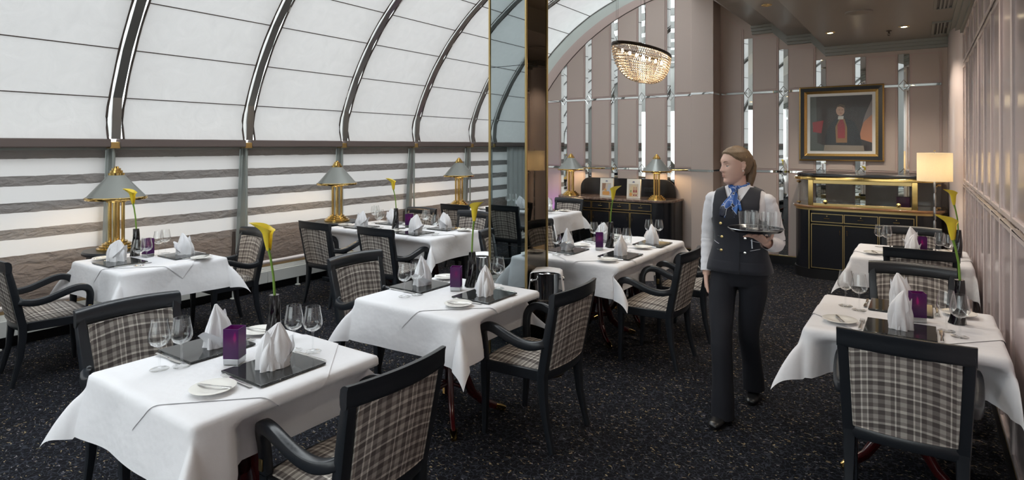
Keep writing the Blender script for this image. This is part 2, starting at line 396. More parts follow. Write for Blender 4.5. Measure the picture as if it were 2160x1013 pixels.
# lower striped blinds
def striped():
    m = bpy.data.materials.new('striped_blind'); m.use_nodes = True; nt = m.node_tree; nt.nodes.clear()
    o = nt.nodes.new('ShaderNodeOutputMaterial'); d = nt.nodes.new('ShaderNodeBsdfPrincipled'); t = nt.nodes.new('ShaderNodeBsdfTranslucent'); mx = nt.nodes.new('ShaderNodeMixShader')
    d.inputs['Roughness'].default_value = .45; d.inputs['Specular IOR Level'].default_value = .35
    tc = nt.nodes.new('ShaderNodeTexCoord'); sp = nt.nodes.new('ShaderNodeSeparateXYZ'); nt.links.new(tc.outputs['Object'], sp.inputs[0])
    mp = nt.nodes.new('ShaderNodeMapping'); mp.inputs['Scale'].default_value = (1, 1.0, 2.0); nt.links.new(tc.outputs['Object'], mp.inputs['Vector'])
    n = nt.nodes.new('ShaderNodeTexNoise'); n.inputs['Scale'].default_value = 8; n.inputs['Detail'].default_value = 3; n.inputs['Distortion'].default_value = .35; nt.links.new(mp.outputs[0], n.inputs['Vector'])
    zn = mth(nt, 'ADD', sp.outputs[2], mth(nt, 'MULTIPLY', mth(nt, 'SUBTRACT', n.outputs['Fac'], .5), .016))
    z = mth(nt, 'MULTIPLY', zn, 1/2.0)
    G = (.33, .31, .30); W = (.80, .79, .785); Bn = (.30, .25, .225); B2 = (.23, .19, .17)
    edges = [(0, B2), (.34/2, Bn), (.46/2, B2), (.475/2, Bn), (.593/2, (.32, .28, .26)), (.677/2, W), (.821/2, G), (.919/2, W), (1.067/2, G), (1.16/2, W), (1.308/2, G), (1.405/2, W), (1.557/2, G)]
    col = ramp(nt, z, edges)
    tr = ramp(nt, z, [(p, .145 if c == W else .03) for p, c in edges])
    ht = ramp(nt, z, [(p, .03 if c == W else 1.) for p, c in edges])
    nt.links.new(col, d.inputs['Base Color']); nt.links.new(col, t.inputs['Color'])
    bp = nt.nodes.new('ShaderNodeBump'); bp.inputs['Distance'].default_value = .035; nt.links.new(ht, bp.inputs['Strength']); nt.links.new(n.outputs['Fac'], bp.inputs['Height'])
    nt.links.new(bp.outputs[0], d.inputs['Normal'])
    nt.links.new(tr, mx.inputs[0]); nt.links.new(d.outputs[0], mx.inputs[1]); nt.links.new(t.outputs[0], mx.inputs[2]); nt.links.new(mx.outputs[0], o.inputs['Surface'])
    return m
M_STRIPE = striped()
LP = ['far behind the photographer', 'behind the photographer', 'beside the photographer', 'at the left edge of the photo', 'right of the nearest brass lamp', 'left of the middle brass lamp',
      'right of the middle brass lamp', 'behind the lamp left of the mirrored column', 'at the end of the room']
for i in range(len(RIBE)-1):
    y0, y1 = RIBE[i]+.05, RIBE[i+1]-.04
    b = MB()
    def fn(u, v):
        z = lerp(.235, 1.665, v); x = lerp(-6.83, -6.725, v) + .006*noise.noise((u*6+i*5, z*9, 1))
        return (x, lerp(y0, y1, u), z+.004*noise.noise((u*4+i*3, z*5, 7)))
    b.grid(fn, 24, 40)
    tag(b.build('striped_blind', M_STRIPE, smooth=60, fix=False), 'grey and white striped window blind '+LP[i], 'blind', 'striped blinds along the low windows')
    b = MB().box(-6.845, -6.80, y1-.05, y1-.01, .25, 1.64); struct(b.build('trim_%d' % (i+51), M_DARKTRIM, smooth=0))
b = MB(); b.add([(-6.93, YN, .1), (-6.93, 9.66, .1), (-6.80, 9.66, 1.7), (-6.80, YN, 1.7)], [(0, 1, 2, 3)]); struct(b.build('window_2', M_PANE, smooth=0))
struct(MB().box(-6.98, -6.55, YN, 9.66, 0, .215).build('wall_left', pbr('brown_sill', (.13, .10, .085), .7), smooth=0))
b = MB()
def cfn(u, v): return (-6.66+.018*math.sin(u*34), lerp(-3.0, -2.12, u), lerp(.25, 1.66, v))
b.grid(cfn, 60, 6); tag(b.build('window_curtain', fabric_trans('plain_pale_curtain', (.62, .64, .63), .1, 6), smooth=70, fix=False), 'plain pale curtain seen only in the mirrored column, beside the striped blinds', 'curtain')
# convector along the windows
for i in range(len(RIBE)-1):
    y0, y1 = RIBE[i], min(RIBE[i+1], YB)-.004
    t = thing('convector_heater', 'white convector heater under the blind '+LP[i], 'radiator', (-6.4, (y0+y1)/2, 0), group='convector heaters along the windows')
    L = (y1-y0)/2
    MB().box(-.14, .185, -L, L, .10, .235).build('casing', M_RADI, t, bevel=.004)
    b = MB()
    for k in range(8): b.box(-.035+k*.027, -.023+k*.027, -L+.01, L-.01, .235, .243)
    b.build('grille', M_RADI, t, smooth=0)
    MB().box(-.149, -.045, -L, L, .235, .247).build('brass_strip', M_BRASS2, t, smooth=0)
    MB().box(-.14, .10, -L, L, .0, .10).build('plinth', M_BASEB, t, smooth=0)
    for yy in (-.3, .3): MB().lathe([(.03, 0), (.03, .008), (.012, .015), (.012, .10)], 12, (.165, yy, 0)).build('foot', M_RADI, t)
# --- end arch: panelled wall below, pink and grey cove above
def arc_in(a): return (-2.57+3.507*math.cos(a), .60+3.507*math.sin(a))
AI = [PI - PI/2*1.06*k/30 for k in range(31)]
inner = [(-6.077, 0)] + [arc_in(a) for a in AI]
def arch_z(x):
    d = 3.507**2-(x+2.57)**2; return .60+math.sqrt(max(0, d))
poly = [(x, z) for x, z in inner if x < -2.80] + [(-2.80, arch_z(-2.80)), (-2.80, 0)]
wb = struct(MB().prism(poly, YB, YB+.12, 'y').build('wall_back', M_PINK, smooth=0))
outer = []
for k, a in enumerate(AI):
    # matching point on the vault profile
    aa = PI - (PI/2*1.02)*k/30*1.0
    # intersect a ray from the vault centre with the facet polygon
    dx, dz = math.cos(aa), math.sin(aa); best = None
    prof = [(-6.83, .2), (-6.70, 1.66), (-6.61, 1.76)] + KINK[1:]
    for (xa, za), (xb, zb) in zip(prof[:-1], prof[1:]):
        ex, ez = xb-xa, zb-za; det = dx*(-ez)+ex*dz
        if abs(det) < 1e-9: continue
        rx, rz = xa-VC[0], za-VC[1]; tt = (rx*(-ez)+ex*rz)/det; ss = (dx*rz-dz*rx)/det
        if -1e-6 <= ss <= 1+1e-6 and tt > 0: best = (VC[0]+tt*dx, VC[1]+tt*dz)
    outer.append(best or (VC[0]+3.6*dx, VC[1]+3.6*dz))
def band(t0, t1, ya, yb):
    b = MB(); rings = []
    def mixp(k, t):
        return lerp(arc_in(AI[k])[0], outer[k][0], t), lerp(arc_in(AI[k])[1], outer[k][1], t)
    for k in range(31):
        xa, za = mixp(k, t0); xb, zb = mixp(k, t1)
        rings.append([(xa, ya, za), (lerp(xa, xb, .5), lerp(ya, yb, .5)-.02, lerp(za, zb, .5)), (xb, yb, zb)])
    xa, xb = mixp(0, t0)[0], mixp(0, t1)[0]
    rings.insert(0, [(xa, ya, 0), ((xa+xb)/2, (ya+yb)/2-.02, 0), (xb, yb, 0)])
    return b.loft(rings, False, False)
struct(band(0, .36, YB, YB+.16).build('trim_60', M_PINKF, smooth=60))
struct(band(.36, 1.0, YB+.165, 9.64).build('trim_61', M_COVE, smooth=60))
b = MB(); b.tube([(x, YB-.004, z) for x, z in inner], .007, 6); struct(b.build('trim_62', M_DARKTRIM))
b = MB(); b.tube([(x, 9.63, z) for x, z in outer], .018, 6); struct(b.build('trim_63', M_RIB))
# pillar between the two panelled walls
pil = struct(MB().box(-2.826, -2.50, 8.80, YP+.1, 0, 4.6).build('trim_64', M_PINK, bevel=.006))
MB().box(-2.829, -2.497, 8.797, 9.10, 1.30, 1.33).build('mirror_band', M_MIRROR, pil, smooth=0)
MB().box(-2.829, -2.497, 8.797, 9.10, 2.44, 2.468).build('mirror_band', M_MIRROR, pil, smooth=0)
MB().box(-2.832, -2.494, 8.79, 9.16, 0, .115).build('skirting', M_BASEB, pil, smooth=0)
MB().box(-2.83, -2.496, 8.793, 9.16, .115, .128).build('brass_line', M_BRASS2, pil, smooth=0)
wp = struct(MB().box(-2.52, .6, YP, YP+.12, 0, 4.3).build('wall_far', M_PINK, smooth=0))
def slab(x0, x1, z0, top, Y, parent, clip=None):
    """raised upholstered field; top may be a function of x"""
    for q, (ins, th, m) in enumerate(((0, .012, M_PINKF), (.022, .019, M_PINK))):
        xs = [lerp(x0+ins, x1-ins, k/6) for k in range(7)]
        tz = [min(top, clip(x)) if clip else top for x in xs]
        poly = [(x1-ins, z0+ins), (x0+ins, z0+ins)] + [(x, z-ins) for x, z in zip(xs, tz)]
        MB().prism(poly, Y-th, Y+.001, 'y').build('wall_panel' if q == 0 else 'panel_field', m, parent, smooth=0)
def mirror_strip(xc, w, z0, z1, Y, parent, cl=None):
    b = MB(); h = w/2; d = .010
    zl = (lambda x: min(z1, cl(x))) if cl else (lambda x: z1)
    b.add([(xc-h, Y-.006, z0), (xc, Y-.006-d, z0), (xc, Y-.006-d, zl(xc)), (xc-h, Y-.006, zl(xc-h))], [(0, 1, 2, 3)])
    b.add([(xc+h, Y-.006, z0), (xc, Y-.006-d, z0), (xc, Y-.006-d, zl(xc)), (xc+h, Y-.006, zl(xc+h))], [(0, 1, 2, 3)])
    b.build('mirror_strip', M_MIRROR, parent, smooth=0)
    b = MB()
    for z in (1.315, 2.455):
        if z < zl(xc)-.1 and z > z0:
            e = [(xc-h, z), (xc, z+.075), (xc+h, z), (xc, z-.075)]
            for (xa, za), (xb, zb) in zip(e, e[1:]+e[:1]): b.tube([(xa, Y-.02, za), (xb, Y-.02, zb)], .0025, 4)
    if b.v: b.build('diamond_joint', M_CHROME, parent)
LX = [-5.56, -5.092, -4.622, -4.148, -3.673, -3.200]
RAIL = ((.128, 1.295), (1.335, 2.435), (2.475, 4.3))
for i, xc in enumerate(LX):
    mirror_strip(xc, .112, .128, 4.3, YB, wb, lambda x: arch_z(x)-.012)
    xl = xc+.068; xr = (LX[i+1]-.068) if i < 5 else -2.835
    for z0, z1 in RAIL:
        if arch_z(xl) > z0+.1: slab(xl, xr, z0, z1, YB, wb, lambda x: arch_z(x)-.03)
slab(-6.05, LX[0]-.068, .128, 1.295, YB, wb, lambda x: arch_z(x)-.03)
for z, n in ((1.315, 0), (2.455, 1)):
    xs = -6.03 if n == 0 else -5.5
    MB().box(xs, -2.826, YB-.014, YB, z-.014, z+.014).build('mirror_band', M_MIRROR, wb, smooth=0)
MB().box(-6.1, -2.826, YB-.03, YB, 0, .115).build('skirting', M_BASEB, wb, smooth=0)
MB().box(-6.1, -2.826, YB-.032, YB, .115, .128).build('brass_line', M_BRASS2, wb, smooth=0)
PX = [-2.097, -1.621, -1.145, -.676, -.194]; PT = [3.25, 3.05, 2.86, 2.86, 2.86]
for i, xc in enumerate(PX):
    mirror_strip(xc, .118, .128, PT[i], YP, wp)
edges = [-2.49] + PX + [.262]
for i in range(6):
    xl = edges[i] + (.068 if i else .01); xr = edges[i+1] - (.068 if i < 5 else .06)
    top = [3.66, 3.25, 3.05, 2.86, 2.86, 2.86][i]
    for z0, z1 in RAIL:
        clip = (lambda x: 3.66-(x+2.49)*.82) if i == 0 else None
        slab(xl, xr, z0, min(z1, top), YP, wp, clip)
for z in (1.315, 2.455): MB().box(-2.5, .20, YP-.014, YP, z-.014, z+.014).build('mirror_band', M_MIRROR, wp, smooth=0)
MB().box(-2.5, .38, YP-.03, YP, 0, .115).build('skirting', M_BASEB, wp, smooth=0)
MB().box(-2.5, .38, YP-.032, YP, .115, .128).build('brass_line', M_BRASS2, wp, smooth=0)
# stepped cornice of the far wall
prof = [(.30, 3.02), (-1.087, 3.02), (-1.25, 3.22), (-1.555, 3.22), (-1.753, 3.415), (-2.03, 3.415)]
for n, (dz, dp, m) in enumerate(((.035, .13, M_CORN), (.075, .09, M_CORN), (.112, .05, M_CORN))):
    poly = [(x, z+.004) for x, z in prof] + [(x-(.012 if z > 3.03 else 0), z-dz) for x, z in reversed(prof)]
    struct(MB().prism(poly, YP-dp, YP, 'y').build('trim_%d' % (70+n), m, smooth=0))
# right wall with framed lacquered panels
wr = struct(MB().box(XR, XR+.12, YN, YP+.1, 0, 3.1).build('wall_right', M_PINKM, smooth=0))
k = 0
for j in range(-13, 9):
    y0 = 3.835+.53*j; y1 = y0+.53
    if y0 < YN: continue
    for z0, z1 in ((.14, 1.268), (1.302, 2.545), (2.575, 2.90)):
        MB().box(XR-.006, XR+.001, y0+.02, y1-.02, z0+.015, z1-.015).build('lacquer_panel', M_PINKG, wr, smooth=0)
        b = MB()
        for (a0, a1, c0, c1) in ((y0+.006, y0+.034, z0, z1), (y1-.034, y1-.006, z0, z1), (y0+.034, y1-.034, z0, z0+.028), (y0+.034, y1-.034, z1-.028, z1)):
            b.box(XR-.018, XR, a0, a1, c0, c1)
        b.build('panel_frame', M_PINKM, wr, bevel=.004, smooth=30)
MB().box(XR-.004, XR+.001, YN, 8.6, 1.268, 1.302).build('mirror_band', M_MIRROR, wr, smooth=0)
MB().box(XR-.004, XR+.001, YN, 8.6, 2.545, 2.575).build('mirror_band', M_MIRROR, wr, smooth=0)
MB().box(XR-.012, XR+.001, YN, 8.6, 0, .118).build('skirting', M_BASEB, wr, smooth=0)
MB().box(XR-.016, XR+.001, YN, 8.6, .118, .134).build('brass_line', M_BRASS2, wr, smooth=0)
b = MB(); pts = [(XR+.05, 8.05), (XR-.005, 8.05)]
for q in range(7):
    a = PI/2*q/6; pts.append((.262+.11*(1-math.sin(a)), 8.05+.02+.45*(1-math.cos(a))))
pts += [(.262, YP+.05), (XR+.05, YP+.05)]
b.prism(pts, 0, 3.02); struct(b.build('trim_75', M_PINKM, smooth=50))
for n, (dz, dp) in enumerate(((.035, .12), (.075, .08), (.115, .04))):
    struct(MB().box(XR-dp, XR+.02, YN, YP-.02, 3.02-dz, 3.024).build('trim_%d' % (76+n), M_CORN, smooth=0))
# wall behind the photographer: closed left, tall windows added right for fill daylight
wn = MB(); wn.box(-7.0, -4.2, YN-.15, YN, 0, 3.0); wn.box(-4.2, .6, YN-.15, YN, 0, .5); wn.box(-4.2, .6, YN-.15, YN, 2.9, 4.6); wn.box(-7, -4.2, YN-.15, YN, 3.0, 4.6)
wn.box(-2.66, -2.5, YN-.15, YN, .5, 2.9); wn.box(-1.16, -1.0, YN-.15, YN, .5, 2.9)
struct(wn.build('wall_near', M_PLASTER, smooth=0))
struct(MB().box(-4.2, .6, YN-.09, YN-.08, .5, 2.9).build('added_window', M_PANE, smooth=0))

# ceiling fittings -------------------------------------------------
def downlight(x, y, z, label, on=True, power=62):
    t = thing('downlight', label, 'ceiling light', (x, y, z))
    MB().lathe([(.030, -.001), (.030, -.006), (.052, -.006), (.055, 0)], 24, cap=False).build('rim', M_BRASS, t)
    MB().lathe([(.001, -.003), (.030, -.003)], 20, cap=False).build('bulb', M_DOWN if on else M_BRASS2, t)
    if on:
        l = light('downlight_lamp', 'SPOT', (0, 0, -.02), power, (1, .87, .72), t, spot_size=math.radians(110), spot_blend=.6, shadow_soft_size=.03)
downlight(-.896, 7.944, 3.02, 'small lit ceiling spotlight nearer the left, above the painting')
downlight(-.167, 8.004, 3.02, 'small lit ceiling spotlight nearer the right wall, before the far wall')
downlight(-1.40, 6.95, 3.22, 'brass ceiling spotlight on the stepped part of the ceiling, unlit', False)
for k, y in enumerate((5.9, 4.2, 2.5, .8, -.9)):  # unseen spotlights added as fill for the right and far side
    for x, sd in ((-.896, 'left'), (-.167, 'right')):
        downlight(x, y, 3.02, 'added fill ceiling spotlight, '+sd+' of the pair '+('above the far right wall table', 'above the near right wall table', 'before the near right wall table', 'above the photographer', 'behind the photographer')[k], True, (32, 28, 15, 9, 9)[k])
tag(MB().lathe([(.0005, -.028), (.06, -.028), (.085, -.018), (.12, -.012), (.125, 0)], 32).build('ceiling_speaker', M_CEIL, loc=(-.519, 6.873, 3.02)), 'round shallow white disc fitting on the ceiling', 'ceiling fitting')
for (x, y, z, lb) in ((-.318, 8.201, 3.02, 'small brass fire sprinkler hanging between the two lit ceiling spotlights'), (-1.72, 6.9, 3.41, 'small fire sprinkler on the stepped ceiling near the pillar')):
    t = thing('fire_sprinkler', lb, 'sprinkler', (x, y, z))
    MB().lathe([(.03, 0), (.028, -.006), (.008, -.010), (.008, -.03)], 14).build('escutcheon', M_DARKMETAL, t)
    b = MB()
    for s in (-1, 1): b.tube([(0, 0, -.028), (s*.014, 0, -.04), (0, 0, -.055)], .003, 6)
    b.lathe([(.001, -.055), (.014, -.055), (.014, -.058), (.001, -.058)], 12); b.build('deflector', M_DARKMETAL, t)
for n, (y0, y1, lb) in enumerate(((7.9, 8.7, 'slatted ceiling air vent in the far right corner'), (6.3, 7.1, 'slatted ceiling air vent cut by the top edge of the photo'))):
    t = thing('ceiling_vent', lb, 'vent', (.175, (y0+y1)/2, 3.02)); L = (y1-y0)/2
    MB().box(-.075, .075, -L, L, -.003, 0).build('backing', M_BASEB, t, smooth=0)
    b = MB(); b.box(-.085, -.06, -L, L, -.016, 0).box(.06, .085, -L, L, -.016, 0).box(-.085, .085, -L-.02, -L, -.016, 0).box(-.085, .085, L, L+.02, -.016, 0)
    b.build('frame', M_CORN, t, smooth=0)
    for xx in (-.03, 0, .03): MB().box(xx-.007, xx+.007, -L, L, -.014, 0).build('slat', M_CORN, t, smooth=0)
# spotlight hanging on a vault rib
t = thing('track_spotlight', 'small grey spotlight clamped to the vault rib near the mirrored column', 'spotlight', (-4.05, 7.1, 3.98))
MB().tube([(0, 0, .42), (0, 0, .0)], .008, 8).build('stem', M_STEEL, t)
MB().tube([(.0, 0, 0), (.03, -.03, -.07), (.045, -.04, -.12)], [.02, .028, .03], 12).build('head', M_STEEL, t)

# ================================================================== MIRRORED COLUMN
X0, X1, Y0, Y1 = -2.745, -2.41, 3.69, 3.985
col = struct(MB().box(X0+.004, X1-.004, Y0+.004, Y1-.004, 0, 4.62).build('trim_80', M_BASEB, smooth=0))
for z0, z1 in ((.1, .93), (.934, 2.28), (2.284, 4.6)):
    MB().box(X0, X1, Y0, Y0+.004, z0, z1).build('mirror_panel', M_MIRRORG, col, smooth=0)
    MB().box(X0, X0+.004, Y0+.004, Y1, z0, z1).build('mirror_panel', M_MIRRORG, col, smooth=0)
    MB().box(X0, X1, Y1-.004, Y1, z0, z1).build('mirror_panel', M_MIRRORG, col, smooth=0)
    MB().box(X1-.004, X1, Y0+.004, Y1-.004, z0, z1).build('mirror_panel', M_MIRRORB, col, smooth=0)
for x in (X0, X1):
    for y in (Y0, Y1): MB().box(x-.008, x+.008, y-.008, y+.008, 0, 4.6).build('brass_edge', M_BRASS2, col, bevel=.003)
MB().box(X0-.006, X1+.006, Y0-.006, Y1+.006, 0, .1).build('skirting', M_BASEB, col, smooth=0)

# ================================================================== CHAIR
def make_chair(label):
    t = thing('dining_armchair', label, 'chair', group='plaid armchairs with black frames')
    # upholstered back, slightly curved
    def by(x, z, off=0):   # back surface y for given x and height
        return -.185 - (z-.44)*.20 - .035*(1-(x/.23)**2) + off
    for (ff, nm) in ((1, 'backrest'),):
        b = MB(); n = 10
        def fr(u, v): x = lerp(-.185, .185, u)*(1+.06*v); z = lerp(.445, .805, v); e = 4*u*(1-u)*4*v*(1-v); return (x, by(x, z, .020+.010*min(1, e*1.5)), z)
        def bk(u, v): x = lerp(-.185, .185, u)*(1+.06*v); z = lerp(.445, .805, v); e = 4*u*(1-u)*4*v*(1-v); return (x, by(x, z, -.022-.006*min(1, e*1.5)), z)
        b.grid(fr, n, n); b.grid(bk, n, n)
        ed = [(u/n, 0) for u in range(n+1)] + [(1, v/n) for v in range(1, n+1)] + [(1-u/n, 1) for u in range(1, n+1)] + [(0, 1-v/n) for v in range(1, n)]
        b.loft([[fr(*e) for e in ed], [bk(*e) for e in ed]], False)
        bo = b.build(nm, M_PLAID, t, 50)
        b = MB(); b.tube([Vector(bk(*e)) for e in ed+ed[:1]], .0035, 5); b.tube([Vector(fr(*e)) for e in ed+ed[:1]], .0035, 5); b.build('piping', M_PLAID, bo)
    # frame of the back: stiles, crest rail, lower rail
    b = MB()
    for s in (-1, 1):
        b.tube([(s*.203, by(.21, .40), .40), (s*.208, by(.21, .55), .55), (s*.216, by(.21, .7), .70), (s*.222, by(.21, .80)-.002, .80), (s*.224, by(.21, .84)-.004, .845)],
               [.027, .027, .025, .022, .016], 10, .9, 1.0, (1, 0, 0), True)
    def crest(u, a):   # cross-section angle a
        x = lerp(-.246, .246, u); zc = .842; h = .042; w = .018
        yc = by(x, .85)-.004
        cx, cz = math.cos(a), math.sin(a)
        return (x, yc + w*math.copysign(abs(cx)**.5, cx) - (.016*max(0, cz)**2), zc + h*math.copysign(abs(cz)**.6, cz) + .006*(1-(2*u-1)**2))
    b.loft([[crest(k/12, 2*PI*j/14) for j in range(14)] for k in range(13)])
    def low(u, a):
        x = lerp(-.205, .205, u); cx, cz = math.cos(a), math.sin(a)
        return (x, by(x, .42) + .018*math.copysign(abs(cx)**.5, cx), .415+.030*math.copysign(abs(cz)**.5, cz))
    b.loft([[low(k/12, 2*PI*j/12) for j in range(12)] for k in range(13)])
    b.build('back_frame', M_BLACKWOOD, t, 40)
    # seat
    b = MB()
    def seat(u, v):
        y = lerp(-.20, .215, v); hw = lerp(.195, .235, v); x = lerp(-hw, hw, u)
        e = min(1, 6*u*(1-u))*min(1, 6*v*(1-v)+.0)
        return (x, y, .430+.045*e**.5+.012*math.sin(PI*u)*math.sin(PI*v))
    b.grid(seat, 14, 14)
    b.build('seat', M_PLAID, t, 60)
    b = MB(); P = [(-.205, -.20), (.205, -.20), (.240, .20), (.19, .225), (0, .238), (-.19, .225), (-.240, .20)]
    b.prism(P, .375, .437); b.build('seat_frame', M_BLACKWOOD, t, bevel=.006)
    for s in (-1, 1):
        b = MB(); b.tube([(s*.222, .195, .44), (s*.222, .195, .38), (s*.220, .196, .2), (s*.214, .205, .0)], [.024, .023, .018, .0135], 10, 1, 1, (1, 0, 0), True); b.build('leg', M_BLACKWOOD, t)
        b = MB(); b.tube([(s*.203, -.185, .43), (s*.203, -.186, .34), (s*.203, -.200, .2), (s*.206, -.232, .06), (s*.208, -.248, .0)], [.026, .024, .019, .015, .0135], 10, 1, 1, (1, 0, 0), True); b.build('leg', M_BLACKWOOD, t)
        b = MB(); pts = [(s*.206, -.215, .600), (s*.235, -.185, .588), (s*.252, -.13, .580), (s*.262, -.06, .590), (s*.268, .02, .618), (s*.268, .09, .642), (s*.262, .145, .645), (s*.25, .185, .625), (s*.238, .203, .585), (s*.228, .203, .53), (s*.224, .198, .44)]
        # smooth the curve
        sp = []
        for q in range(len(pts)-1):
            p0 = Vector(pts[max(q-1, 0)]); p1 = Vector(pts[q]); p2 = Vector(pts[q+1]); p3 = Vector(pts[min(q+2, len(pts)-1)])
            for w in range(3):
                u = w/3; sp.append(.5*((2*p1)+(-p0+p2)*u+(2*p0-5*p1+4*p2-p3)*u*u+(-p0+3*p1-3*p2+p3)*u**3))
        sp.append(Vector(pts[-1])); rr = [lerp(.021, .024, sstep(q/8)) if q < 22 else .022 for q in range(len(sp))]
        b.tube(sp, rr, 10, 1.05, .85, (s*1.0, 0, 0.001), True)
        b.sphere((s*.210, -.205, .607), .019, 10, 6)
        a = b.build('armrest', M_BLACKWOOD, t, 60)
        MB().box(s*.231-.004*(1 if s > 0 else 1), s*.231+.018*s, .19, .212, .455, .50).build('brass_plate', M_BRASS2, a, bevel=.002)
    return t
CH = 0
chair0 = None
def chair(xc, yc, face, label, tilt=0):
    """xc, yc = middle of the crest rail; face = direction the sitter looks"""
    global chair0
    ang = {'+y': 0, '-y': PI, '+x': -PI/2, '-x': PI/2}[face]+tilt
    fx, fy = -math.sin(ang), math.cos(ang); loc = (xc+.27*fx, yc+.27*fy, 0)
    if chair0 is None:
        chair0 = make_chair(label); chair0.location = loc; chair0.rotation_euler = (0, 0, ang); return chair0
    return dup(chair0, loc, ang, label)
chair(-1.58, 1.56, '-x', 'plaid armchair seen from behind at the bottom centre, right of the nearest table')
chair(-3.365, 1.42, '+x', 'plaid armchair on the left side of the nearest left table')
chair(-1.64, 3.01, '-x', 'plaid armchair right of the table in front of the mirrored column')
chair(-3.43, 2.965, '+x', 'plaid armchair on the left side of the table in front of the mirrored column')
chair(-.065, 2.985, '+y', 'plaid armchair seen from behind at the lower right, before the right wall table')
chair(-.06, 4.81, '-y', 'plaid armchair facing the camera behind the near right wall table', .03)
chair(-.01, 5.57, '+y', 'plaid armchair with its back to us before the far right wall table')
chair(-.09, 7.02, '-y', 'plaid armchair behind the far right wall table, nearest the floor lamp')
chair(-5.40, 1.44, '+y', 'plaid armchair at the far left edge, nearest the nearest brass lamp table', -.12)
chair(-5.30, 3.32, '-y', 'plaid armchair on the far side of the table beside the nearest brass lamp', -.1)
chair(-5.25, 3.98, '+y', 'left plaid armchair with its back to us at the long table by the blinds')
chair(-4.385, 4.03, '+y', 'right plaid armchair with its back to us at the long table by the blinds')
chair(-5.30, 5.66, '-y', 'left plaid armchair facing us at the long table by the blinds')
chair(-4.50, 5.72, '-y', 'right plaid armchair facing us at the long table by the blinds')
chair(-5.24, 6.25, '+y', 'plaid armchair just below the third brass lamp, before the rear table')
chair(-4.46, 6.25, '+y', 'plaid armchair mostly hidden by the mirrored column, before the rear table')
chair(-4.44, 8.0, '-y', 'plaid armchair in front of the black sideboard with the menu cards')
chair(-3.36, 5.42, '+x', 'plaid armchair at the far left seat of the long table right of the column')
chair(-3.40, 4.66, '+x', 'plaid armchair hidden behind the mirrored column at the long table')
chair(-1.475, 4.55, '-x', 'plaid armchair on the right side of the long table, left of the waitress')
chair(-1.46, 5.34, '-x', 'plaid armchair behind the waitress at the long table right of the column')
chair(-4.62, .86, '-y', 'plaid armchair seen only in the mirrored column, before the unseen corner table')

# ================================================================== TABLES
def cloth_map(u, v, a, b, zt, off, push, rz=0.0, seed=0):
    """flat cloth coordinates to draped position around a table of half size a x b"""
    au, av = abs(u), abs(v); su = 1 if u > 0 else -1; sv = 1 if v > 0 else -1
    rb = .018+off
    def hang(d):   # rounded edge then down: returns (outward, drop)
        L = rb*PI/2
        if d < L: th = d/rb; return rb*math.sin(th), rb*(1-math.cos(th))
        e = d-L; return rb+e*.10, rb+e*.995
    du, dv = au-a, av-b
    if du <= 0 and dv <= 0: x, y, z = u, v, zt+off
    elif dv <= 0:
        o, d = hang(du); wav = .010*math.sin(v*9+seed+su)*sstep(du/.2); fl = .05*sstep((av-(b-.25))/.25)*sstep(du/.25)
        x, y, z = su*(a+o+wav+fl*.6), v, zt+off-d
    elif du <= 0:
        o, d = hang(dv); wav = .010*math.sin(u*9+seed*2+sv)*sstep(dv/.2); fl = .05*sstep((au-(a-.25))/.25)*sstep(dv/.25)
        x, y, z = u, sv*(b+o+wav+fl*.6), zt+off-d
    else:
        r = math.hypot(du, dv); ph = math.atan2(dv, du)   # 0..90
        s = math.sin(2*ph); psi = math.radians(4+26*s**.8)*sstep(r/.12)
        az = PI/4 + (ph-PI/4)*(1.0-.45*sstep(r/.15)*s)
        o, d = hang(r)
        oo = lerp(o, r*math.sin(psi), sstep(r/.15)); dd = lerp(d, r*math.cos(psi), sstep(r/.15))
        fl = .03*sstep(r/.25)
        x = su*(a+(oo+fl)*math.cos(az)+.008*0); y = sv*(b+(oo+fl)*math.sin(az)); z = zt+off-dd
    for (sd, c, hw, dep) in push:
        w = sstep((zt-.035-z)/.05)
        if sd in ('+x', '-x'):
            sg = 1 if sd == '+x' else -1; k = w*sstep((hw+.10-abs(y-c))/.10); lim = a-dep+.0+off*2
            if sg*x > lim: x = sg*lerp(sg*x, lim+.15*(sg*x-lim), k)
        else:
            sg = 1 if sd == '+y' else -1; k = w*sstep((hw+.10-abs(x-c))/.10); lim = b-dep+off*2
            if sg*y > lim: y = sg*lerp(sg*y, lim+.15*(sg*y-lim), k)
    return (x, y, z)
ZT = .752
def axis_samples(a, drop, n, m):
    L = [-(a+drop)+drop*k/m for k in range(m)] + [-a+2*a*k/n for k in range(n)] + [a+drop*k/m for k in range(m+1)]
    return L
def tablecloth(cx, cy, a, b, drop, label, push, seed):
    us = axis_samples(a, drop, 26, 14); vs = axis_samples(b, drop, 26, 14); m = MB()
    P = [cloth_map(u, v, a, b, ZT, .002, push, 0, seed) for u in us for v in vs]; nv = len(vs)
    m.add(P, [(i*nv+j, (i+1)*nv+j, (i+1)*nv+j+1, i*nv+j+1) for i in range(len(us)-1) for j in range(nv-1)])
    o = m.build('tablecloth', M_LINEN, smooth=70, loc=(cx, cy, 0), fix=False)
    return tag(o, label, 'tablecloth', 'white tablecloths')
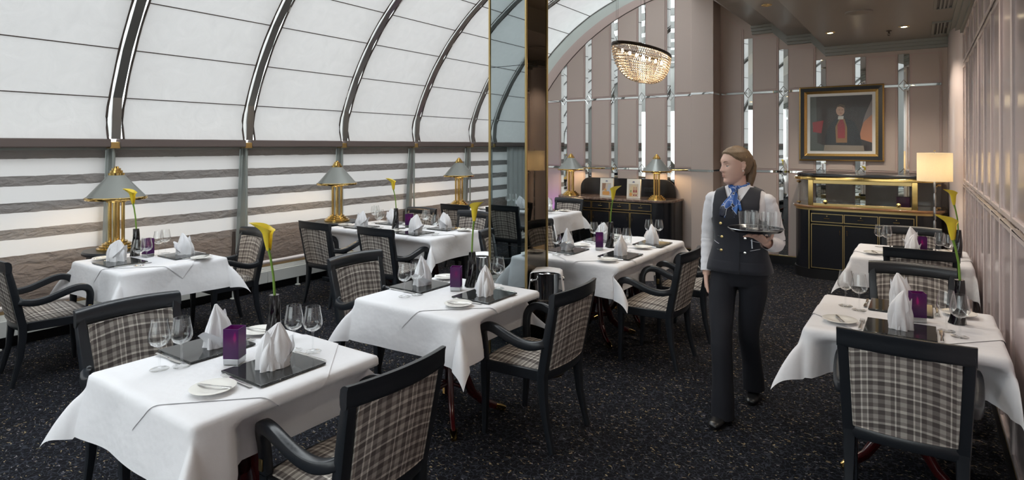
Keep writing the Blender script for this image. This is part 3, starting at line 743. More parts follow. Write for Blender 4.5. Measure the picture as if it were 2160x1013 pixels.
def overlay(cx, cy, a, b, ox, oy, hx, hy, push, label, seed, rz=0):
    """square top cloth laid cornerwise; hd = half diagonal"""
    n = 44; P = []
    for i in range(n+1):
        for j in range(n+1):
            s, t = i/n-.5, j/n-.5; u, v = (s-t)*hx, (s+t)*hy
            if rz: u, v = u*math.cos(rz)-v*math.sin(rz), u*math.sin(rz)+v*math.cos(rz)
            P.append(cloth_map(u+ox, v+oy, a, b, ZT, .0055, push, 0, seed))
    m = MB(); m.add(P, [(i*(n+1)+j, (i+1)*(n+1)+j, (i+1)*(n+1)+j+1, i*(n+1)+j+1) for i in range(n) for j in range(n)])
    o = m.build('top_cloth', M_LINEN, smooth=70, loc=(cx, cy, 0), fix=False)
    return tag(o, label, 'tablecloth', 'white top cloths laid cornerwise')
def pedestal_parts(t, px, py):
    b = MB(); b.lathe([(.045, .30), (.05, .34), (.035, .40), (.05, .60), (.075, .70)], 16, (px, py, 0)); b.build('pedestal', M_MAHOG, t)
    for q in range(4):
        a = PI/4+PI/2*q+(.0); c, s = math.cos(a), math.sin(a)
        pts = [(px+c*r, py+s*r, z) for r, z in ((.055, .70), (.06, .55), (.065, .40), (.085, .27), (.14, .14), (.22, .065), (.31, .030))]
        l = MB().tube(pts, [.024, .024, .024, .024, .022, .019, .016], 10, .8, 1.25, (0, 0, 1), True).build('leg', M_MAHOG, t, 50)
        e = [(px+c*r, py+s*r, z) for r, z in ((.295, .033), (.33, .024), (.355, .016))]
        MB().tube(e, [.024, .022, .016], 10, .95, .85, (0, 0, 1), True).build('brass_toe', M_BRASS, l, 50)
    MB().tube([(px-.1, py, .2), (px+.1, py, .2)], .012, 8).tube([(px, py-.1, .2), (px, py+.1, .2)], .012, 8).build('stretcher', M_MAHOG, t)
def table(cx, cy, a, b, desc, push=(), drop=.25, seed=0, ov=((0, 0),), peds=None, ovrz=0):
    t = thing('dining_table', 'mahogany pedestal dining table under white cloth, '+desc, 'table', (cx, cy, 0), group='cloth covered dining tables')
    MB().box(-a+.004, a-.004, -b+.004, b-.004, ZT-.022, ZT).build('tabletop', M_MAHOG, t, bevel=.008)
    for p in (peds or ((0, 0),)): pedestal_parts(t, *p)
    tablecloth(cx, cy, a, b, drop, 'white linen tablecloth over '+desc, push, seed)
    for k, (ox, oy) in enumerate(ov):
        nm = desc if len(ov) == 1 else desc + (', left one' if k == 0 and a > b else ', right one' if a > b else ', near one' if k == 0 else ', far one')
        overlay(cx, cy, a, b, ox, oy, (.43 if a > .6 else a+.125), (.43 if b > .6 else b+.125), push, 'cornerwise white top cloth on '+nm, seed, ovrz)
D = {'T1': 'the nearest left table', 'T2': 'the table before the column', 'T4': 'the long table right of column', 'T3': 'the long table by blinds',
     'T5': 'the table beside nearest lamp', 'T7': 'the rear table near sideboard', 'TR': 'the near right wall table', 'T6': 'the far right wall table', 'T0': 'the unseen left corner table'}
table(-2.395, 1.435, .395, .395, D['T1'], [('+x', .125, .31, .10)], seed=1, ov=((.03, 0),))
table(-2.435, 2.85, .40, .385, D['T2'], [('+x', .16, .31, .13)], seed=2)
table(-2.33, 4.985, .40, .75, D['T4'], [('+x', -.435, .30, .07), ('+x', .355, .30, .07)], seed=3, ov=((0, -.37), (0, .37)), peds=((-.04, -.22), (-.04, .45)))
table(-4.80, 4.81, .77, .385, D['T3'], [('-y', -.45, .3, .07), ('-y', .41, .3, .12), ('+y', -.5, .3, .06)], seed=4, ov=((-.38, 0), (.38, 0)), peds=((-.4, 0), (.4, 0)))
table(-5.20, 2.35, .41, .39, D['T5'], [], seed=5, ovrz=.06)
table(-4.77, 7.14, .77, .39, D['T7'], [('-y', -.45, .3, .04), ('-y', .31, .3, .04), ('+y', .3, .3, .05)], seed=6, ov=((-.36, 0), (.36, 0)), peds=((-.36, 0), (.36, 0)))
table(-.09, 3.775, .395, .405, D['TR'], [('-y', .025, .3, .14), ('+x', 0, 1., -.03)], seed=7)
table(-.085, 6.15, .395, .395, D['T6'], [('-y', .05, .20, .31), ('+y', 0, .3, .06), ('+x', 0, 1., -.03)], seed=8)
table(-4.70, -.12, .40, .40, D['T0'], [('+y', .08, .3, .2)], seed=9)

# ---- table ware prototypes (each used for real by its first placement)
PROTO = {}
ZC = ZT+.0085
def place(key, maker, loc, rz, label, group):
    if key not in PROTO:
        o = maker(); PROTO[key] = o; o.location = loc; o.rotation_euler = (0, 0, rz); o['label'] = label; o['group'] = group; return o
    return dup(PROTO[key], loc, rz, label, group)
def mk_mat():
    o = MB().box(-.15, .15, -.14, .14, 0, .009).build('placemat', M_GRANITE, bevel=.003); return tag(o, '', 'placemat')
def mk_glass():
    prof = [(.0005, .0), (.036, .0005), (.037, .002), (.02, .004), (.006, .008), (.0042, .02), (.004, .085), (.006, .092), (.020, .098), (.034, .108), (.041, .124), (.0415, .135), (.039, .155), (.0335, .185), (.031, .203)]
    b = MB().lathe(prof, 32, cap=False)
    b2 = MB().lathe([(.031, .203), (.0302, .203), (.033, .185), (.0385, .155), (.041, .135), (.0405, .124), (.033, .109), (.018, .100), (.0005, .097)], 32, cap=False)
    t = thing('wine_glass', '', 'glass'); b.build('glass_body', M_GLASS, t, 60); b2.build('bowl_inside', M_GLASS, t, 60); return t
def mk_tumbler():
    b = MB().lathe([(.0005, .0), (.026, .0), (.030, .01), (.036, .09), (.0345, .09), (.028, .012), (.0005, .010)], 28, cap=False); o = b.build('tumbler', M_GLASS, None, 60); return tag(o, '', 'glass')
def mk_plate():
    return tag(MB().lathe([(.0005, .004), (.035, .004), (.045, .007), (.080, .014), (.082, .0165), (.079, .0175), (.045, .010), (.03, .007), (.0005, .007)], 40, cap=False).build('bread_plate', M_PORC, None, 60), '', 'plate')
def blade(b, L0, L1, w, x=0):
    b.tube([(x, -L0, .004), (x, -L0*.4, .0045), (x, 0, .004)], [.006, .0045, .0035], 8, 1.2, .5)
    b.tube([(x, 0, .004), (x, L1*.3, .004), (x, L1*.8, .004), (x, L1, .004)], [.004, w, w, .002], 8, 1, .15)
def mk_knife():
    b = MB(); blade(b, .10, .11, .009); return tag(b.build('table_knife', M_SILVER, None, 60), '', 'knife')
def mk_butter():
    b = MB(); blade(b, .08, .07, .007); return tag(b.build('butter_knife', M_SILVER, None, 60), '', 'knife')
def mk_fork():
    b = MB(); b.tube([(0, -.10, .004), (0, -.03, .0045), (0, .03, .006), (0, .045, .005)], [.006, .004, .004, .010], 8, 1.3, .4)
    for k in range(4): b.tube([(-.009+k*.006, .043, .005), (-.0095+k*.0063, .07, .004), (-.009+k*.006, .095, .008)], [.0024, .002, .0012], 5)
    return tag(b.build('table_fork', M_SILVER, None, 60), '', 'fork')
def mk_napkin(var):
    def f():
        b = MB(); n = 56; rings = []
        hh = (.175, .19, .165, .185)[var]
        rnd = random.Random(var*11+3)
        ph = [rnd.uniform(0, 6.28) for _ in range(5)]
        for i in range(19):
            t = i/18; z = hh*t
            R = lerp(.050, .058, sstep(t/.3)) if t < .3 else .058*(1-((t-.3)/.7)**(2.2 if var == 3 else 1.7)*.90)
            ring = []
            for j in range(n):
                th = 2*PI*j/n
                pl = .34*abs(math.sin(2.5*th+ph[0]+t*.8))**.8 + .14*abs(math.sin(4*th+ph[1]-1.4*t)) + .05*math.sin(9*th+ph[2]+4*t)
                sq = 1-.34*t*t*abs(math.sin(th))       # flattens to a ridge
                fl = 1+.22*max(0, .25-t)/.25*abs(math.sin(3*th+ph[4]))
                r = R*(.76+pl*(1-.1*t))*fl
                zz = z + (.020*math.sin(2*th+ph[3])*math.sin(PI*t) if t < .98 else 0)
                tip = .020*max(0, t-.6)/.4
                ring.append((r*math.cos(th)*1.12+tip, r*math.sin(th)*.80*sq, zz))
            rings.append(ring)
        b.loft(rings, True)
        # two folded wings wrapping the cone
        for s, lean, h2 in (((1, .24, .105), (-1, .02, .155)), ((1, .34, .085), (-1, .10, .150)), ((1, .16, .125), (-1, .14, .130)), ((1, .02, .150), (-1, .0, .165)))[var]:
            def wing(u, v, s=s, lean=lean, h2=h2):
                a = lerp(-1.45, 1.45, u); prof_h = h2*(1-abs(2*u-1)**1.2*.72)
                z = prof_h*v; R = .057+lean*.10*v*v+.004*math.sin(7*a+v)-(.026*v**2 if s < 0 else 0)
                return (s*R*math.cos(a)*1.08, R*math.sin(a)*.82+s*.004, z+.002)
            def wing2(u, v, w=wing, s=s):
                p = w(u, v); return (p[0]*.95, p[1]*.95, p[2])
            b.grid(wing, 20, 8); b.grid(wing2, 20, 8)
        o = b.build('folded_napkin', M_NAPKIN, None, 28); return tag(o, '', 'napkin')
    return f
def mk_vase():
    t = thing('bud_vase', '', 'vase'); b = MB(); rings = []
    for i in range(16):
        v = i/15; r = lerp(.039, .0215, v**.8); ring = []
        for j in range(28):
            th = 2*PI*j/28; rr = r*(1+.07*math.cos(6*th))
            ring.append((rr*math.cos(th+v*1.6)+.012*math.sin(v*2.2), rr*math.sin(th+v*1.6), .225*v))
        rings.append(ring)
    b.loft(rings, True); b.build('vase_body', M_VASE, t, 60); return t
def mk_lily():
    t = thing('calla_lily', '', 'flower')
    # origin at the vase mouth; stem leans
    pts = [(0, 0, -.12), (.002, 0, 0), (-.004, 0, .09), (-.018, .004, .17), (-.030, .006, .215)]
    MB().tube(pts, [.006, .006, .0055, .0055, .007], 10).build('stem', M_STEM, t, 60)
    b = MB(); base = Vector((-.030, .006, .205))
    rings = []
    for i in range(15):
        v = i/14; ring = []
        for j in range(28):
            th = 2*PI*j/27-PI      # spiral open at the back
            rad = .007+.019*v**.8+(.014*max(0, v-.72)/.28*(1+.3*math.cos(th)))
            tip = .034*max(0, v-.6)/.4*max(0, math.cos(th))**3
            droop = -.5*tip*max(0, v-.75)
            seam = .006*(th/PI) if abs(th) > 2.4 else 0
            z = .135*v*(1-.22*(1-math.cos(th))/2) - .012*max(0, v-.85)/.15*(1-math.cos(th))*.5 + droop
            ring.append(base+Vector((-(rad+tip)*math.cos(th)-.010*v+seam, (rad)*math.sin(th), z)))
        rings.append(ring)
    b.loft(rings, False, False); o = b.build('petal', M_LILY, t, 70, fix=False)
    MB().tube([base+Vector((-.003, 0, .02)), base+Vector((-.010, 0, .075))], [.004, .0035], 8).build('spadix', pbr('spadix_yellow', (.75, .42, .02), .6), t)
    return t
def mk_candle():
    t = thing('candle_holder', '', 'candle holder'); h = .033
    MB().box(-h, h, -h, h, 0, .025).build('metal_base', M_STEEL, t, bevel=.002)
    b = MB(); w = .003
    for (x0, x1, y0, y1) in ((-h, h, -h, -h+w), (-h, h, h-w, h), (-h, -h+w, -h+w, h-w), (h-w, h, -h+w, h-w)): b.box(x0, x1, y0, y1, .0255, .150)
    b.build('purple_glass', M_PURPLE, t, smooth=0)
    MB().lathe([(.019, .026), (.019, .082), (.0005, .082)], 16).build('candle', pbr('candle_wax', (.45, .12, .35), .5) if 'candle_wax' not in bpy.data.materials else bpy.data.materials['candle_wax'], t)
    MB().lathe([(.002, .086), (.0065, .098), (.005, .112), (.0006, .128)], 10).build('flame', M_CANDLE, t)
    return t
def setting(T, mx, my, face, sd, plate=True, var=0, nap=(0, 0), glasses=((.19, .11), (.245, .03)), nrot=0, gz=0):
    """sd = words placing the seat; face = where the diner looks"""
    a = {'+y': 0, '-y': PI, '+x': -PI/2, '-x': PI/2}[face]; f = Vector((-math.sin(a), math.cos(a), 0)); r = Vector((math.cos(a), math.sin(a), 0)); c = Vector((mx, my, 0))
    w = sd+' seat, '+D[T]
    P = lambda rr, ff, z=ZC: tuple(c+r*rr+f*ff+Vector((0, 0, z)))
    place('mat', mk_mat, P(0, 0), a, 'dark granite placemat, '+w, 'dark granite placemats')
    nk = place('nap%d' % var, mk_napkin(var), P(nap[0], nap[1], ZC+.0095), a+nrot, 'upright folded white napkin, '+w, 'folded white napkins')
    if T in ('TR', 'T6'): nk.scale = (.74, .9, 1.02)
    place('fork', mk_fork, P(-.168, .0), a, 'steel fork, '+w, 'table forks')
    place('knife', mk_knife, P(.168, -.01), a, 'steel knife, '+w, 'table knives')
    if plate:
        place('plate', mk_plate, P(-.265, -.01), a, 'white bread plate, '+w, 'bread plates')
        place('butter', mk_butter, P(-.265, -.01, ZC+.0145), a+.35, 'butter knife on bread plate, '+w, 'butter knives')
    for k, (gr, gf) in enumerate(glasses):
        place('glass', mk_glass, P(gr, gf), a+k, ('inner' if k == 0 else 'outer')+' wine glass, '+w, 'wine glasses')
setting('T1', -2.205, 1.475, '-x', 'right', var=0, glasses=((.178, .12), (.215, .035)))
setting('T1', -2.675, 1.45, '+x', 'left', var=1, nap=(-.04, .02), glasses=((.18, .13), (.25, .09)), nrot=.4)
setting('T2', -2.21, 2.92, '-x', 'right', var=0, nrot=.5, glasses=((.16, .12), (.20, .04)))
setting('T2', -2.71, 2.885, '+x', 'left', var=1, glasses=((.18, .14), (.26, .11)), nrot=.2, nap=(-.02, 0))
setting('T4', -2.08, 4.63, '-x', 'near right', var=2, glasses=((.17, .11), (.22, .04)), nrot=.2)
setting('T4', -2.08, 5.35, '-x', 'far right', var=0, nrot=.9)
setting('T4', -2.57, 4.60, '+x', 'near left', var=1, nrot=.3)
setting('T4', -2.57, 5.30, '+x', 'far left', var=2, nrot=1.2)
setting('T3', -5.23, 4.60, '+y', 'near left', var=0, nrot=.5)
setting('T3', -4.40, 4.60, '+y', 'near right', var=1, glasses=((.20, .10), (.26, .02)), nrot=.3)
setting('T3', -5.18, 5.03, '-y', 'far left', var=2)
setting('T3', -4.36, 5.03, '-y', 'far right', var=0, nap=(0, 0), nrot=1.3)
setting('T5', -5.20, 2.12, '+y', 'near', var=2, nap=(-.06, 0), nrot=.5)
setting('T5', -5.10, 2.56, '-y', 'far', var=0, nap=(.02, -.02), nrot=.6)
setting('T7', -5.10, 6.95, '+y', 'near left', var=1)
setting('T7', -4.42, 6.95, '+y', 'near right', var=2)
setting('T7', -5.10, 7.33, '-y', 'far left', var=0)
setting('T7', -4.42, 7.33, '-y', 'far right', var=1)
setting('TR', -.09, 3.55, '+y', 'near', var=3, glasses=((.19, .11), (.24, .035)), nrot=.1)
setting('TR', -.10, 4.03, '-y', 'far', var=3, glasses=((.19, .18), (.262, .12)), plate=True)
setting('T6', -.07, 5.95, '+y', 'near', var=0)
setting('T6', -.07, 6.34, '-y', 'far', var=1, glasses=((.19, .02), (.25, -.03)))
setting('T0', -4.85, .10, '-y', 'far', var=0)
for n, (x, y) in enumerate(((-2.34, 5.14), (-2.26, 5.20))):
    place('tumbler', mk_tumbler, (x, y, ZC), 0, ('left' if n == 0 else 'right')+' of two water tumblers behind the vase on '+D['T4'], 'water tumblers on the long table')
for T, x, y, rz in (('T1', -2.405, 1.42, .55), ('T2', -2.45, 2.935, .5), ('T4', -2.36, 4.80, .5), ('T3', -4.78, 4.90, .1), ('T5', -5.30, 2.37, .2), ('TR', -.02, 3.79, .28), ('T6', .0, 6.12, .1)):
    place('candle', mk_candle, (x, y, ZC), rz, 'square purple glass candle holder with red light on '+D[T], 'purple candle holders')
for T, x, y, rz, tl, lr in (('T1', -2.50, 1.66, .6, 0, .65), ('T2', -2.44, 3.07, .6, 0, 2.9), ('T4', -2.35, 4.99, .6, 0, 3.0), ('T3', -4.84, 4.74, .4, 0, .7), ('T5', -5.44, 2.33, .6, 0, .6),
                        ('TR', .15, 3.86, .2, 0, .5), ('T6', .235, 6.16, .2, 0, .6), ('T0', -4.45, -.05, 0, 0, .5)):
    place('vase', mk_vase, (x, y, ZC), rz, 'tall black twisted vase on '+D[T], 'black bud vases')
    vx = x+.012*math.sin(2.2)*math.cos(rz); vy = y+.012*math.sin(2.2)*math.sin(rz)
    place('lily', mk_lily, (vx, vy, ZC+.225), lr, 'yellow calla lily in the vase on '+D[T], 'yellow calla lilies')

# ================================================================== LAMPS
def mk_lamp():
    t = thing('table_lamp', '', 'lamp')
    MB().lathe([(.0005, 0), (.155, 0), (.155, .014), (.135, .018), (.135, .034), (.112, .038), (.112, .054), (.088, .058), (.088, .072), (.0005, .074)], 8*6).build('stepped_base', M_BRASS, t, 30)
    for q in range(4):
        a = PI/4+PI/2*q; MB().tube([(.052*math.cos(a), .052*math.sin(a), .07), (.052*math.cos(a), .052*math.sin(a), .43)], .0145, 20).build('column', M_BRASS, t, 60)
    MB().lathe([(.0005, .425), (.08, .425), (.08, .437), (.0005, .44)], 24).build('capital', M_BRASS, t)
    MB().tube([(0, 0, .07), (0, 0, .70)], .008, 10).build('rod', M_BRASS, t)
    MB().lathe([(.235, .470), (.062, .672), (.060, .670), (.231, .468)], 56, cap=False).build('lamp_shade', M_SHADE, t, 40)
    MB().lathe([(.232, .452), (.240, .450), (.246, .458), (.246, .470), (.236, .476), (.229, .472), (.229, .456)], 56, cap=False).build('brass_rim', M_BRASS, t, 40)
    MB().lathe([(.064, .664), (.066, .690), (.050, .692), (.050, .712), (.036, .714), (.036, .732), (.020, .734), (.018, .748), (.0005, .750)], 32, cap=False).build('finial', M_BRASS, t, 30)
    MB().sphere((0, 0, .53), .028, 12, 8).build('bulb', M_BULB, t)
    l = light('lamp_light', 'POINT', (0, 0, .52), 20, (1, .70, .38), t, shadow_soft_size=.04)
    return t
def side_table(x, y, label):
    t = thing('side_table', label, 'side table', (x, y, 0), group='round black lamp tables')
    MB().lathe([(.0005, .700), (.24, .700), (.262, .712), (.265, .728), (.255, .742), (.0005, .744)], 48).build('tabletop', M_BLACKWOOD, t)
    MB().lathe([(.225, .64), (.225, .70)], 40).build('apron', M_BLACKWOOD, t)
    MB().box(-.09, .09, -.09, .09, .05, .64).build('pedestal', M_BLACKWOOD, t, bevel=.01)
    MB().box(-.13, .13, -.13, .13, 0, .05).build('plinth', M_BLACKWOOD, t, bevel=.008)
for x, y, w in ((-6.045, 2.435, 'the nearest one at the left'), (-6.045, 4.92, 'the middle one by the blinds'), (-6.045, 7.31, 'the one left of the mirrored column')):
    side_table(x, y, 'round black side table under a brass lamp, '+w)
    place('lamp', mk_lamp, (x, y, .7445), .15, 'brass four-column table lamp with grey cone shade, '+w, 'brass lamps with grey shades')

# ================================================================== SIDEBOARDS
def rr_outline(x0, x1, yf, yb, r, n=8, left=True, right=True):
    P = [(x1, yb), (x0, yb)]
    if left: P += [(x0+r-r*math.cos(PI/2*k/n), yf+r-r*math.sin(PI/2*k/n)) for k in range(n+1)]
    else: P += [(x0, yf)]
    if right: P += [(x1-r+r*math.sin(PI/2*k/n), yf+r-r*math.cos(PI/2*k/n)) for k in range(n+1)]
    else: P += [(x1, yf)]
    return P
def strip_frame(b, x0, x1, z0, z1, y, w=.008, d=.006):
    b.box(x0, x1, y-d, y, z0, z0+w).box(x0, x1, y-d, y, z1-w, z1).box(x0, x0+w, y-d, y, z0+w, z1-w).box(x1-w, x1, y-d, y, z0+w, z1-w)
def fronts(t, xs, yf, zd0, zd1, zr0, zr1, handles=True):
    for k in range(len(xs)-1):
        x0, x1 = xs[k]+.004, xs[k+1]-.004
        d = MB().box(x0, x1, yf-.012, yf+.002, zr0, zr1).build('drawer', M_BLACKLAC, t, bevel=.002)
        b = MB(); strip_frame(b, x0, x1, zr0, zr1, yf-.012); b.build('brass_border', M_BRASS2, d, smooth=0)
        xm = (x0+x1)/2; b = MB().tube([(xm-.03, yf-.014, (zr0+zr1)/2-.005), (xm-.03, yf-.03, (zr0+zr1)/2-.005), (xm+.03, yf-.03, (zr0+zr1)/2-.005), (xm+.03, yf-.014, (zr0+zr1)/2-.005)], .0035, 8)
        b.build('handle', M_BRASS, d)
        MB().lathe([(.0005, -.001), (.006, -.001), (.006, .001)], 12, M=Matrix.Translation((xm, yf-.014, zr1-.03)) @ Matrix.Rotation(PI/2, 4, 'X')).build('keyhole', M_BRASS2, d)
        r = MB().box(x0, x1, yf-.012, yf+.002, zd0, zd1).build('door', M_BLACKLAC, t, bevel=.002)
        b = MB(); strip_frame(b, x0, x1, zd0, zd1, yf-.012); b.build('brass_border', M_BRASS2, r, smooth=0)
        hx = x1-.035 if k % 2 == 0 else x0+.035; zm = zd1-.09
        MB().tube([(hx, yf-.014, zm-.03), (hx, yf-.03, zm-.03), (hx, yf-.03, zm+.03), (hx, yf-.014, zm+.03)], .0035, 8).build('handle', M_BRASS, r)
# sideboard under the arch
t = thing('sideboard', 'long black sideboard with brown marble top and two menu cards under the arch', 'sideboard', (-3.99, 8.65, 0))
def rel(P, ox, oy): return [(x-ox, y-oy) for x, y in P]
yf = 8.36; ox, oy = -3.99, 8.65
MB().prism(rel(rr_outline(-4.90, -3.04, yf+.03, 8.96, .27), ox, oy), 0, .09).build('plinth', M_BASEB, t)
MB().prism(rel(rr_outline(-4.93, -3.01, yf, 8.96, .28), ox, oy), .09, .845).build('body', M_BLACKLAC, t, 40)
MB().prism(rel(rr_outline(-4.95, -2.99, yf-.02, 8.965, .29), ox, oy), .845, .88).build('marble_top', M_MARBLE, t, 40, bevel=.006)
xs = [-4.62-ox, -4.25-ox, -3.94-ox, -3.63-ox, -3.32-ox]
fronts(t, [-4.60-ox, -4.24-ox, -3.93-ox, -3.60-ox, -3.26-ox], yf-oy, .12, .685, .715, .825)
b = MB(); P = []
r_ = .17; x0, x1 = -4.72-ox, -3.10-ox
P = [(x1, .88), (x0, .88)] + [(x0+r_-r_*math.cos(PI/2*k/8), 1.16-r_+r_*math.sin(PI/2*k/8)) for k in range(9)] + [(x1-r_+r_*math.sin(PI/2*k/8), 1.16-r_+r_*math.cos(PI/2*k/8)) for k in range(9)]
b.prism(P, 8.90-oy, 8.93-oy, 'y'); b.build('splashback', M_BLACKLAC, t, 40, bevel=.004)
so = MB().box(-3.60-ox, -3.45-ox, 8.893-oy, 8.90-oy, .955, 1.025).build('power_socket', M_BLACKWOOD, t, bevel=.002)
b = MB()
for xx in (-3.565, -3.525, -3.485): b.lathe([(.0005, -.001), (.014, -.001), (.014, .001)], 14, M=Matrix.Translation((xx-ox, 8.892-oy, .99)) @ Matrix.Rotation(PI/2, 4, 'X'))
b.build('socket_hole', M_BASEB, so)
for x, y, w in ((-4.74, 8.60, 'left of the menu cards on the sideboard'), (-3.28, 8.60, 'right of the menu cards on the sideboard')):
    l = place('lamp', mk_lamp, (x, y, .8805), .3, 'brass four-column table lamp with grey cone shade, '+w, 'brass lamps with grey shades'); l.scale = (.9, .9, .9)
# menu cards
def art(b, pts, y, m):
    b.cur = m; b.add([(x, y, z) for x, z in pts], [tuple(range(len(pts)))])
def ell(cx, cz, rx, rz, n=18): return [(cx+rx*math.cos(2*PI*k/n), cz+rz*math.sin(2*PI*k/n)) for k in range(n)]
CARD = pbr('cream_card', (.74, .71, .64), .5); INK = [pbr('print_%s' % n, c, .6) for n, c in (('wash', (.55, .46, .36)), ('blue', (.05, .06, .16)), ('orange', (.62, .30, .08)), ('brownwash', (.30, .17, .11)), ('wine', (.25, .03, .04)), ('sand', (.60, .48, .30)), ('grey', (.45, .47, .52)), ('green', (.25, .30, .12)))]
for n, (x, lb) in enumerate(((-4.07, 'upright menu card with a pumpkin picture on the black sideboard'), (-3.62, 'upright menu card with a picture of bottles on the black sideboard'))):
    t = thing('menu_card', lb, 'menu card', (x, 8.52, .8815), .12); w, h = .105, .295
    M = Matrix.Rotation(-.10, 4, 'X')
    MB().box(-w, w, 0, .045, 0, h, M).build('card_body', CARD, t, bevel=.002)
    b = MB(); y = -.0015
    art(b, [(-.075, .02), (.075, .02), (.075, .22), (-.075, .22)], y, 0)
    art(b, [(-.015, .245), (.015, .245), (.018, .258), (.006, .254), (0, .264), (-.006, .254), (-.018, .258)], y, 1)
    art(b, [(-.022, .238), (.022, .238), (.022, .2405), (-.022, .2405)], y, 1)
    if n == 0:
        art(b, [(-.07, .10), (-.02, .12), (-.01, .215), (-.07, .215)], y-.0005, 3); art(b, [(0, .06), (.07, .05), (.07, .19), (.03, .21)], y-.0005, 6)
        for dx in (-.032, 0, .032): art(b, ell(-.005+dx, .062, .026, .032), y-.001-abs(dx)*.01, 2)
        art(b, [(-.01, .09), (0, .09), (.004, .108), (-.006, .11)], y-.0015, 7); art(b, ell(-.02, .115, .02, .018), y-.001, 2)
    else:
        art(b, ell(0, .11, .066, .095), y-.0005, 5)
        for dx, m in ((.008, 4), (.042, 4)):
            art(b, [(dx-.012, .04), (dx+.012, .04), (dx+.012, .115), (dx+.004, .135), (dx+.004, .175), (dx-.004, .175), (dx-.004, .135), (dx-.012, .115)], y-.001, m)
            art(b, [(dx-.010, .06), (dx+.010, .06), (dx+.010, .09), (dx-.010, .09)], y-.0015, 5)
        art(b, ell(-.04, .06, .022, .028), y-.001, 2); art(b, [(-.05, .09), (-.03, .09), (-.028, .125), (-.052, .125)], y-.0012, 7)
    b2 = MB(); b2.v = [tuple(M @ Vector(v)) for v in b.v]; b2.f = b.f; b2.mi = b.mi
    b2.build('printed_picture', INK, t, smooth=0, fix=False)
# sideboard with the glass case
yf = 8.40; ox, oy = -.585, 8.75
t = thing('display_sideboard', 'black and brass sideboard with a glass display case below the painting', 'sideboard', (ox, oy, 0))
MB().prism(rel(rr_outline(-1.395, .225, yf-.01, 9.12, .30), ox, oy), 0, .12).build('plinth', M_BASEB, t, 40)
MB().prism(rel(rr_outline(-1.38, .21, yf, 9.12, .29), ox, oy), .12, .865).build('body', M_BLACKLAC, t, 40)
MB().prism(rel(rr_outline(-1.385, .215, yf-.006, 9.12, .293), ox, oy), .865, .893).build('brass_band', M_BRASS2, t, 40)
MB().prism(rel(rr_outline(-1.41, .24, yf-.035, 9.13, .31), ox, oy), .893, .925).build('counter', pbr('amber_wood', (.26, .13, .055), .18, noise_amt=.3, nscale=15, coat=.5), t, 40, bevel=.008)
fronts(t, [-1.165-ox, -.80-ox, -.43-ox, -.07-ox], yf-oy, .14, .695, .72, .83)
b = MB()
for x in (-1.185-ox, -.052-ox): b.box(x-.006, x+.006, yf-.01-oy, yf+.01-oy, .12, .865)
b.build('brass_border', M_BRASS2, t, smooth=0)
# glass case
GO = rel(rr_outline(-1.36, .19, yf+.02, 9.10, .27), ox, oy)
b = MB(); rings = [[(x, y, z) for x, y in GO[1:]+GO[:1]] for z in (.93, 1.245)]; b.loft(rings, False, True); b.build('glass_case', M_PANE, t, 40)
b = MB()
for x, y in ((-1.17, yf+.02), (-.07, yf+.02)): b.box(x-ox-.028, x-ox+.028, y-oy-.012, y-oy+.012, .925, 1.25)
b.build('brass_post', M_BRASS, t, bevel=.003)
b = MB(); b.box(-1.14-ox, -.10-ox, yf+.006-oy, yf+.03-oy, .925, .955).box(-1.14-ox, -.10-ox, yf+.006-oy, yf+.03-oy, 1.205, 1.25); b.build('brass_sash', M_BRASS2, t, bevel=.003)
for x in (-1.0, -.23):
    MB().lathe([(.0005, -.008), (.024, -.008), (.026, .004), (.0005, .006)], 20, M=Matrix.Translation((x-ox, yf-.002-oy, .975)) @ Matrix.Rotation(PI/2, 4, 'X')).build('knob', M_BRASS, t)
for x, s in ((-1.34, 1), (.17, -1)):
    for z in (.955, 1.22): MB().tube([(x-ox, yf+.14-oy, z), (x-ox+s*.035, yf+.09-oy, z), (x-ox+s*.03, yf+.06-oy, z-.01)], [.014, .014, .01], 10).build('hinge', M_BRASS, t)
MB().prism(rel(rr_outline(-1.40, .23, yf-.015, 9.12, .30), ox, oy), 1.25, 1.285).build('brass_rim', M_BRASS, t, 40, bevel=.005)
MB().prism(rel(rr_outline(-1.37, .20, yf+.02, 9.12, .28), ox, oy), 1.285, 1.33).build('lid', M_BLACKLAC, t, 40, bevel=.012)
# things in the case
tag(MB().box(-.26, -.12, 8.75, 8.85, .926, 1.05).build('carton', pbr('violet_carton', (.10, .02, .08), .5), bevel=.003), 'dark violet carton standing inside the glass display case', 'box')
tag(MB().lathe([(.0005, 0), (.07, 0), (.11, .012), (.108, .016), (.0005, .006)], 28, cap=False).build('serving_plate', M_PORC, loc=(-.80, 8.7, .926)), 'white plate lying inside the glass display case', 'plate')

# ================================================================== PAINTING
t = thing('framed_painting', 'large portrait painting in a black and gold frame above the display sideboard', 'painting', (-.908, YP-.022, 1.984))
W, H = .503, .507
def frame_ring(w0, h0, w1, h1, d0, d1, name, mat):
    b = MB(); rings = []
    for (w, h, d) in ((w0, h0, 0), (w0, h0, -d0), (w1, h1, -d1), (w1, h1, 0)): rings.append([(-w, d, -h), (w, d, -h), (w, d, h), (-w, d, h)])
    b.loft(rings+[rings[0]], False); b.build(name, mat, t, smooth=0, bevel=.003)
GOLD = pbr('antique_gold', (.52, .34, .12), .32, .85, noise_amt=.2, nscale=60)
frame_ring(W, H, W-.018, H-.018, .035, .045, 'outer_gold_frame', GOLD)
frame_ring(W-.018, H-.018, W-.065, H-.065, .045, .035, 'black_frame', M_BLACKWOOD)
frame_ring(W-.065, H-.065, W-.098, H-.098, .042, .016, 'inner_gold_frame', GOLD)
MB().box(-W+.09, W-.09, -.012, 0, -H+.09, H-.09).build('white_mount', pbr('white_mount', (.72, .71, .68), .7), t, smooth=0)
